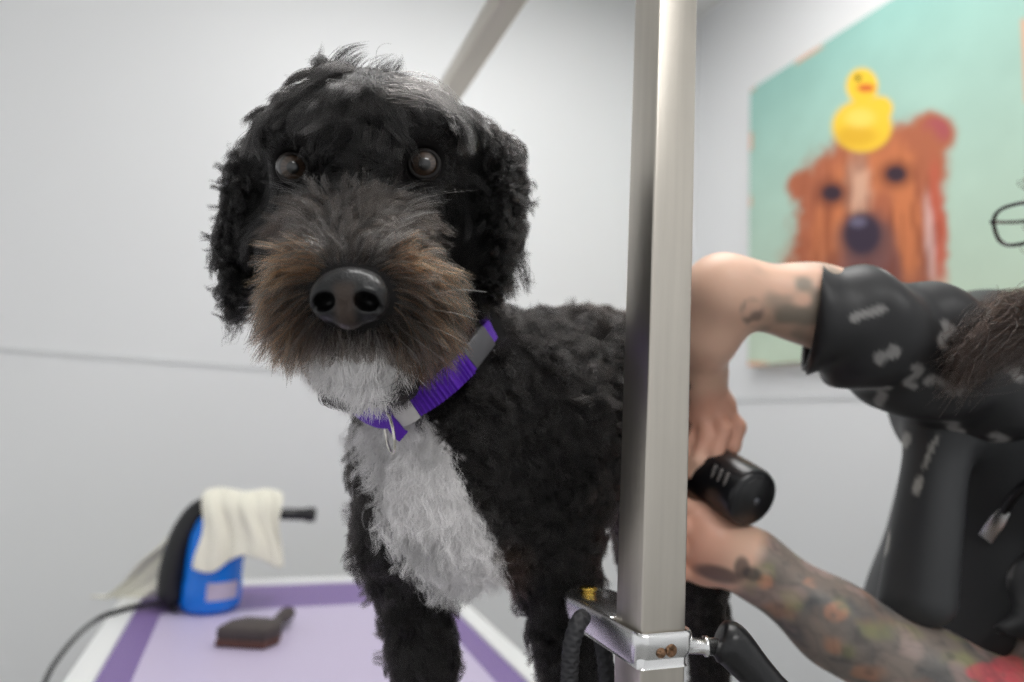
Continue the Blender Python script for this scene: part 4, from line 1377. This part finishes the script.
# -- zip on the smock front
M_zip = simple('black zip teeth', srgb(26, 26, 28), rough=.3)
M_pull = simple('silver zip pull', (.75, .75, .76, 1), rough=.25, metal=1)
zp = [on_smock(x, y, .0015) for x, y in ((1050, 462), (1036, 476), (1022, 488), (1010, 502), (1004, 512))]
v, f = tube(W(catmull(zp, 8)), .0042, 8); mesh('zip', v, f, M_zip, smock)
pa, pb = on_smock(1003, 514, .004), on_smock(986, 538, .004)
xa = unit(pb - pa); nz_ = unit(-pa); ya = np.cross(nz_, xa)
v, f = prism([(-.004, -.0055), (.010, -.0075), (.034, -.0075), (.036, .0075), (.010, .0075), (-.004, .0055)], -.001, .0012, (M @ xa, M @ ya, M @ nz_), W(pa))
bevel(mesh('zip_pull', v, f, M_pull, smock, smooth=True), .0006, 2)

# -- trousers and shoes
M_trou = simple('dark trousers', srgb(38, 38, 44), rough=.8, noise=.2, nscale=50)
M_shoe = simple('black shoes', srgb(28, 28, 28), rough=.5)
fa, fb = at_floor(1005, .735), at_floor(1030, .83)
ftop = np.array([W(PEL)[0], W(PEL)[1], 0])
# stand the feet under the hips
hx_, hy_ = W(PEL)[0], W(PEL)[1]
foot = [np.array([hx_ - .02, hy_ - .10, 0]), np.array([hx_ - .02, hy_ + .10, 0])]
Tz = SDF((hx_ - .25, hy_ - .32, .0), (hx_ + .25, hy_ + .32, pbase[2] + W(PEL)[2] + .10), .006)
for ft in foot:
    hp_ = np.array([hx_, hy_ + np.sign(ft[1] - hy_) * .075, W(PEL)[2] - .02])
    Tz.chain([hp_, (hp_ + ft) / 2 + np.array([-.02, 0, .04]), ft + np.array([.01, 0, .09])], [.095, .068, .05], .03)
Tz.ell((hx_, hy_, W(PEL)[2]), (.125, .15, .10), .03)
tv, tf = Tz.polys(); mesh('trousers', tv, tf, M_trou, person)
for ft in foot:
    Sh = SDF(ft + (-.22, -.07, 0), ft + (.10, .07, .14), .004)
    Sh.cone(ft + (-.13, 0, .032), ft + (.03, 0, .038), .034, .036, .02); Sh.cone(ft + (.01, 0, .04), ft + (.01, 0, .09), .036, .04, .02)
    Sh.g = np.maximum(Sh.g, -(Sh.lo[2] + np.arange(Sh.n[2]) * Sh.h - .003)[None, None, :].astype(np.float32))
    sv, sf = Sh.polys(); mesh('shoe', sv, sf, M_shoe, person)

# -- glasses and hair
M_gl = simple('dark tortoise frame', srgb(46, 42, 42), rough=.25)
M_lens, nt, bs = mat('clear spectacle lens'); bs.inputs['Transmission Weight'].default_value = 1; bs.inputs['Roughness'].default_value = 0; bs.inputs['IOR'].default_value = 1.02
gl = empty('glasses', W(HEAD + fl * .10)); gl.parent = person; gl.location = W(HEAD + fl * .10) - pbase
for k_ in (-1, 1):
    cc = HEAD + fl * .122 + fu * .008 + fs * .034 * k_
    rim_ = np.array([cc + fs * (.027 * np.sign(math.cos(a)) * abs(math.cos(a)) ** .75) + fu * (.021 * np.sign(math.sin(a)) * abs(math.sin(a)) ** .75) - fl * .006 * abs(math.cos(a)) * (math.cos(a) * k_ > 0) for a in np.linspace(0, 2 * math.pi, 40, endpoint=False)])
    v, f = tube(W(rim_), .0021, 8, closed=True); mesh('rim', v, f, M_gl, gl)
    tp = [cc + fs * .027 * k_ + fu * .010 - fl * .004, HEAD + fl * .05 + fu * .012 + fs * .081 * k_, HEAD - fl * .02 + fu * .006 + fs * .083 * k_, HEAD - fl * .045 - fu * .03 + fs * .080 * k_]
    v, f = tube(W(catmull(tp, 6)), .0020, 8); mesh('temple', v, f, M_gl, gl)
v, f = tube(W(catmull([HEAD + fl * .122 + fu * .012 - fs * .008, HEAD + fl * .124 + fu * .016, HEAD + fl * .122 + fu * .012 + fs * .008], 6)), .002, 8); mesh('bridge', v, f, M_gl, gl)
M_phair = hair_mat('dark brown hair', .25, .3)
hs = []
for k_ in range(2600):
    a = rng.uniform(0, 2 * math.pi); t_ = rng.uniform(0, 1.0)
    # scalp point on the upper and back half of the head
    d_ = unit(-fl * rng.uniform(-.10, 1) + fu * rng.uniform(-.1, 1) + fs * rng.uniform(-1, 1))
    r0 = HEAD + fl * (d_ @ fl) * .094 + fu * (d_ @ fu) * .110 + fs * (d_ @ fs) * .080
    lat_ = d_ @ fs
    r1 = r0 + d_ * .020 - fl * .02 - fu * .02
    drop = HEAD - fl * (.02 + .03 * rng.random()) - fu * .10 + fs * np.sign(lat_ + .001) * (.085 + .02 * rng.random())
    if lat_ < .1:                       # near-camera side falls over the shoulder towards the arm
        pass
    e1 = P(1062 + rng.normal(0, 20), 312 + rng.normal(0, 12), .585 + rng.normal(0, .012))
    e2 = P(1002 + rng.normal(0, 18), 336 + rng.normal(0, 15), .550 + rng.normal(0, .010))
    e3 = P(952 + rng.normal(0, 13), 378 + rng.normal(0, 16), .533 + rng.normal(0, .008))
    if rng.random() < .75:
        pts_ = [r0, r1, HEAD - fu * .135 - fl * .01 + fs * (.080 if fs[2] > 0 else -.080) + rng.normal(0, .014, 3), e1, e2, e3]
    else:
        b0 = HEAD - fl * .09 - fu * .05 + rng.normal(0, .015, 3)
        pts_ = [r0, r1, b0, b0 - fu * .10 + rng.normal(0, .01, 3), b0 - fu * .17 + rng.normal(0, .012, 3), b0 - fu * .2 - fl * .01]
    c_ = catmull(pts_, 4)
    s_ = np.linspace(0, (len(c_) - 1) * rng.uniform(.8, 1), 14)
    hs.append(np.stack([np.interp(s_, np.arange(len(c_)), c_[:, j]) for j in range(3)], 1))
hs = np.array(hs)
strands('hair', hs, jitc(len(hs), np.array([.010, .0058, .0042]), .35, 1.3, 14), .00045, M_phair, person)
cap = SDF(HEAD - .13, HEAD + .13, .004)
cap.ell(HEAD - fl * .012 + fu * .010, (.096, .110, .086), .01, R=[fl, fu, fs])
gx_, gy2, gz2 = [(cap.lo[i] + np.arange(cap.n[i]) * cap.h) for i in range(3)]
XX = np.stack(np.meshgrid(gx_, gy2, gz2, indexing='ij'), -1) - HEAD
cut = (XX @ fl) - .030 - .5 * (XX @ fu)
cap.g = np.maximum(cap.g, cut.astype(np.float32))
kv, kf = cap.polys(); mesh('scalp_hair', W(kv), kf, simple('brown hair mass', (.018, .011, .008, 1), rough=.5), person)

# ---------------------------------------------------------------- clippers in the hand
A0, B0 = P(756, 501, .618), P(664, 441, .742)
cdir = unit(B0 - A0); CL = np.linalg.norm(B0 - A0)
clip_ = empty('hair_clipper', W(A0 + cdir * .05))
tag(clip_, 'black cordless hair clippers held in the hand behind the steel post', 'hair clippers')
M_clip = simple('black clipper plastic', srgb(26, 26, 29), rough=.28)
M_clipg = simple('dark grey clipper strip', srgb(92, 94, 100), rough=.35)
M_vent = simple('grey vent slots', srgb(112, 108, 106), rough=.5)
wA, wd = W(A0), M @ cdir
RC = .0292
v, f = lathe([(RC * .80, .0012), (RC * .93, .003), (RC, .008), (RC, .035), (RC * .97, .06), (RC * .86, .09), (RC * .84, .11), (RC * .9, CL - .03), (RC * .8, CL - .012), (RC * .6, CL)], wA, wd, 40)
body = mesh('body', v, f, M_clip, clip_)
v, f = lathe([(.0005, -.0006), (RC * .74, -.0006), (RC * .80, .0016)], wA, wd, 40, caps=False); mesh('end_cap', v, f, M_blackpl, clip_)
v, f = lathe([(.0035, -.0012), (.0035, .0002)], wA, wd, 16); mesh('charging_port', v, f, M_clipg, clip_)
x_, y_, z_ = frame_of(cdir)
tow = unit(-(A0 + cdir * .03)); tow = unit(tow - cdir * (tow @ cdir)); oth = np.cross(cdir, tow)
dwn = unit(DOWN - cdir * (DOWN @ cdir))
for k_ in range(3):
    ang = .42 - .0 * k_
    pos_ = .017 + k_ * .0085
    c0 = A0 + cdir * pos_
    arc = [c0 + (tow * math.cos(a) + dwn * math.sin(a)) * (RC + .0003) for a in np.linspace(-.30, .42, 12)]
    v, f = tube(W(np.array(arc)), .0018, 8); mesh('vent_slot', v, f, M_vent, clip_)
strip = [A0 + cdir * s_ + (tow * math.cos(1.15) + dwn * math.sin(1.15)) * (RC * .985) for s_ in np.linspace(.012, .075, 8)]
v, f = tube(W(np.array(strip)), .0045, 8); mesh('side_strip', v, f, M_clipg, clip_)
bl0 = W(B0); v, f = box_vf(bl0 + wd * .006, (.040, .014, .022), np.stack([M @ oth, M @ tow, wd], 1))
bevel(mesh('blade', v, f, M_steel, clip_, smooth=True), .0015, 2)
# ---------------------------------------------------------------- ceiling fittings, world, camera
for (x, y, where) in LAMPS:
    fx = empty('ceiling_light', (x, y, ZC))
    tag(fx, 'square white ceiling light panel ' + where, 'ceiling light')
    ol, il = rrect(x - .60, x + .60, y - .32, y + .32, .02), rrect(x - .57, x + .57, y - .29, y + .29, .012)
    n = len(ol)
    v = [(a, b, z) for L_, z in ((ol, ZC), (ol, ZC - .03), (il, ZC - .03), (il, ZC)) for a, b in L_]
    f = [(j * n + i, j * n + (i + 1) % n, ((j + 1) % 4) * n + (i + 1) % n, ((j + 1) % 4) * n + i) for j in range(4) for i in range(n)]
    mesh('frame', v, f, M_lampframe, fx, smooth=False)
    box('diffuser', (x, y, ZC - .016), (1.14, .58, .006), M_diff, fx)
bs = M_diff.node_tree.nodes['Principled BSDF']; bs.inputs['Emission Strength'].default_value = 8.8
w = bpy.data.worlds.new('room light'); scene.world = w; w.use_nodes = True
w.node_tree.nodes['Background'].inputs['Color'].default_value = (.98, .99, 1, 1)
w.node_tree.nodes['Background'].inputs['Strength'].default_value = .70

cam = bpy.data.cameras.new('camera'); co = bpy.data.objects.new('camera', cam); COL.objects.link(co)
m4 = Matrix.Identity(4)
for i in range(3):
    for j in range(3): m4[i][j] = M[i, j]
m4[2][3] = CAMH
co.matrix_world = m4
cam.sensor_width = 36; cam.lens = F / 1024 * 36; cam.clip_start = .02
cam.dof.use_dof = True; cam.dof.focus_distance = .425; cam.dof.aperture_fstop = 2.9
scene.camera = co
scene.view_settings.view_transform = 'Standard'; scene.view_settings.look = 'None'
scene.view_settings.gamma = 1; scene.view_settings.use_curve_mapping = False
scene.view_settings.exposure = 0.0
scene.cycles.use_denoising = True
scene.cycles.denoising_prefilter = 'NONE'; scene.cycles.use_adaptive_sampling = False
scene.cycles.max_bounces = 16; scene.cycles.glossy_bounces = 10; scene.cycles.transmission_bounces = 14; scene.cycles.diffuse_bounces = 5
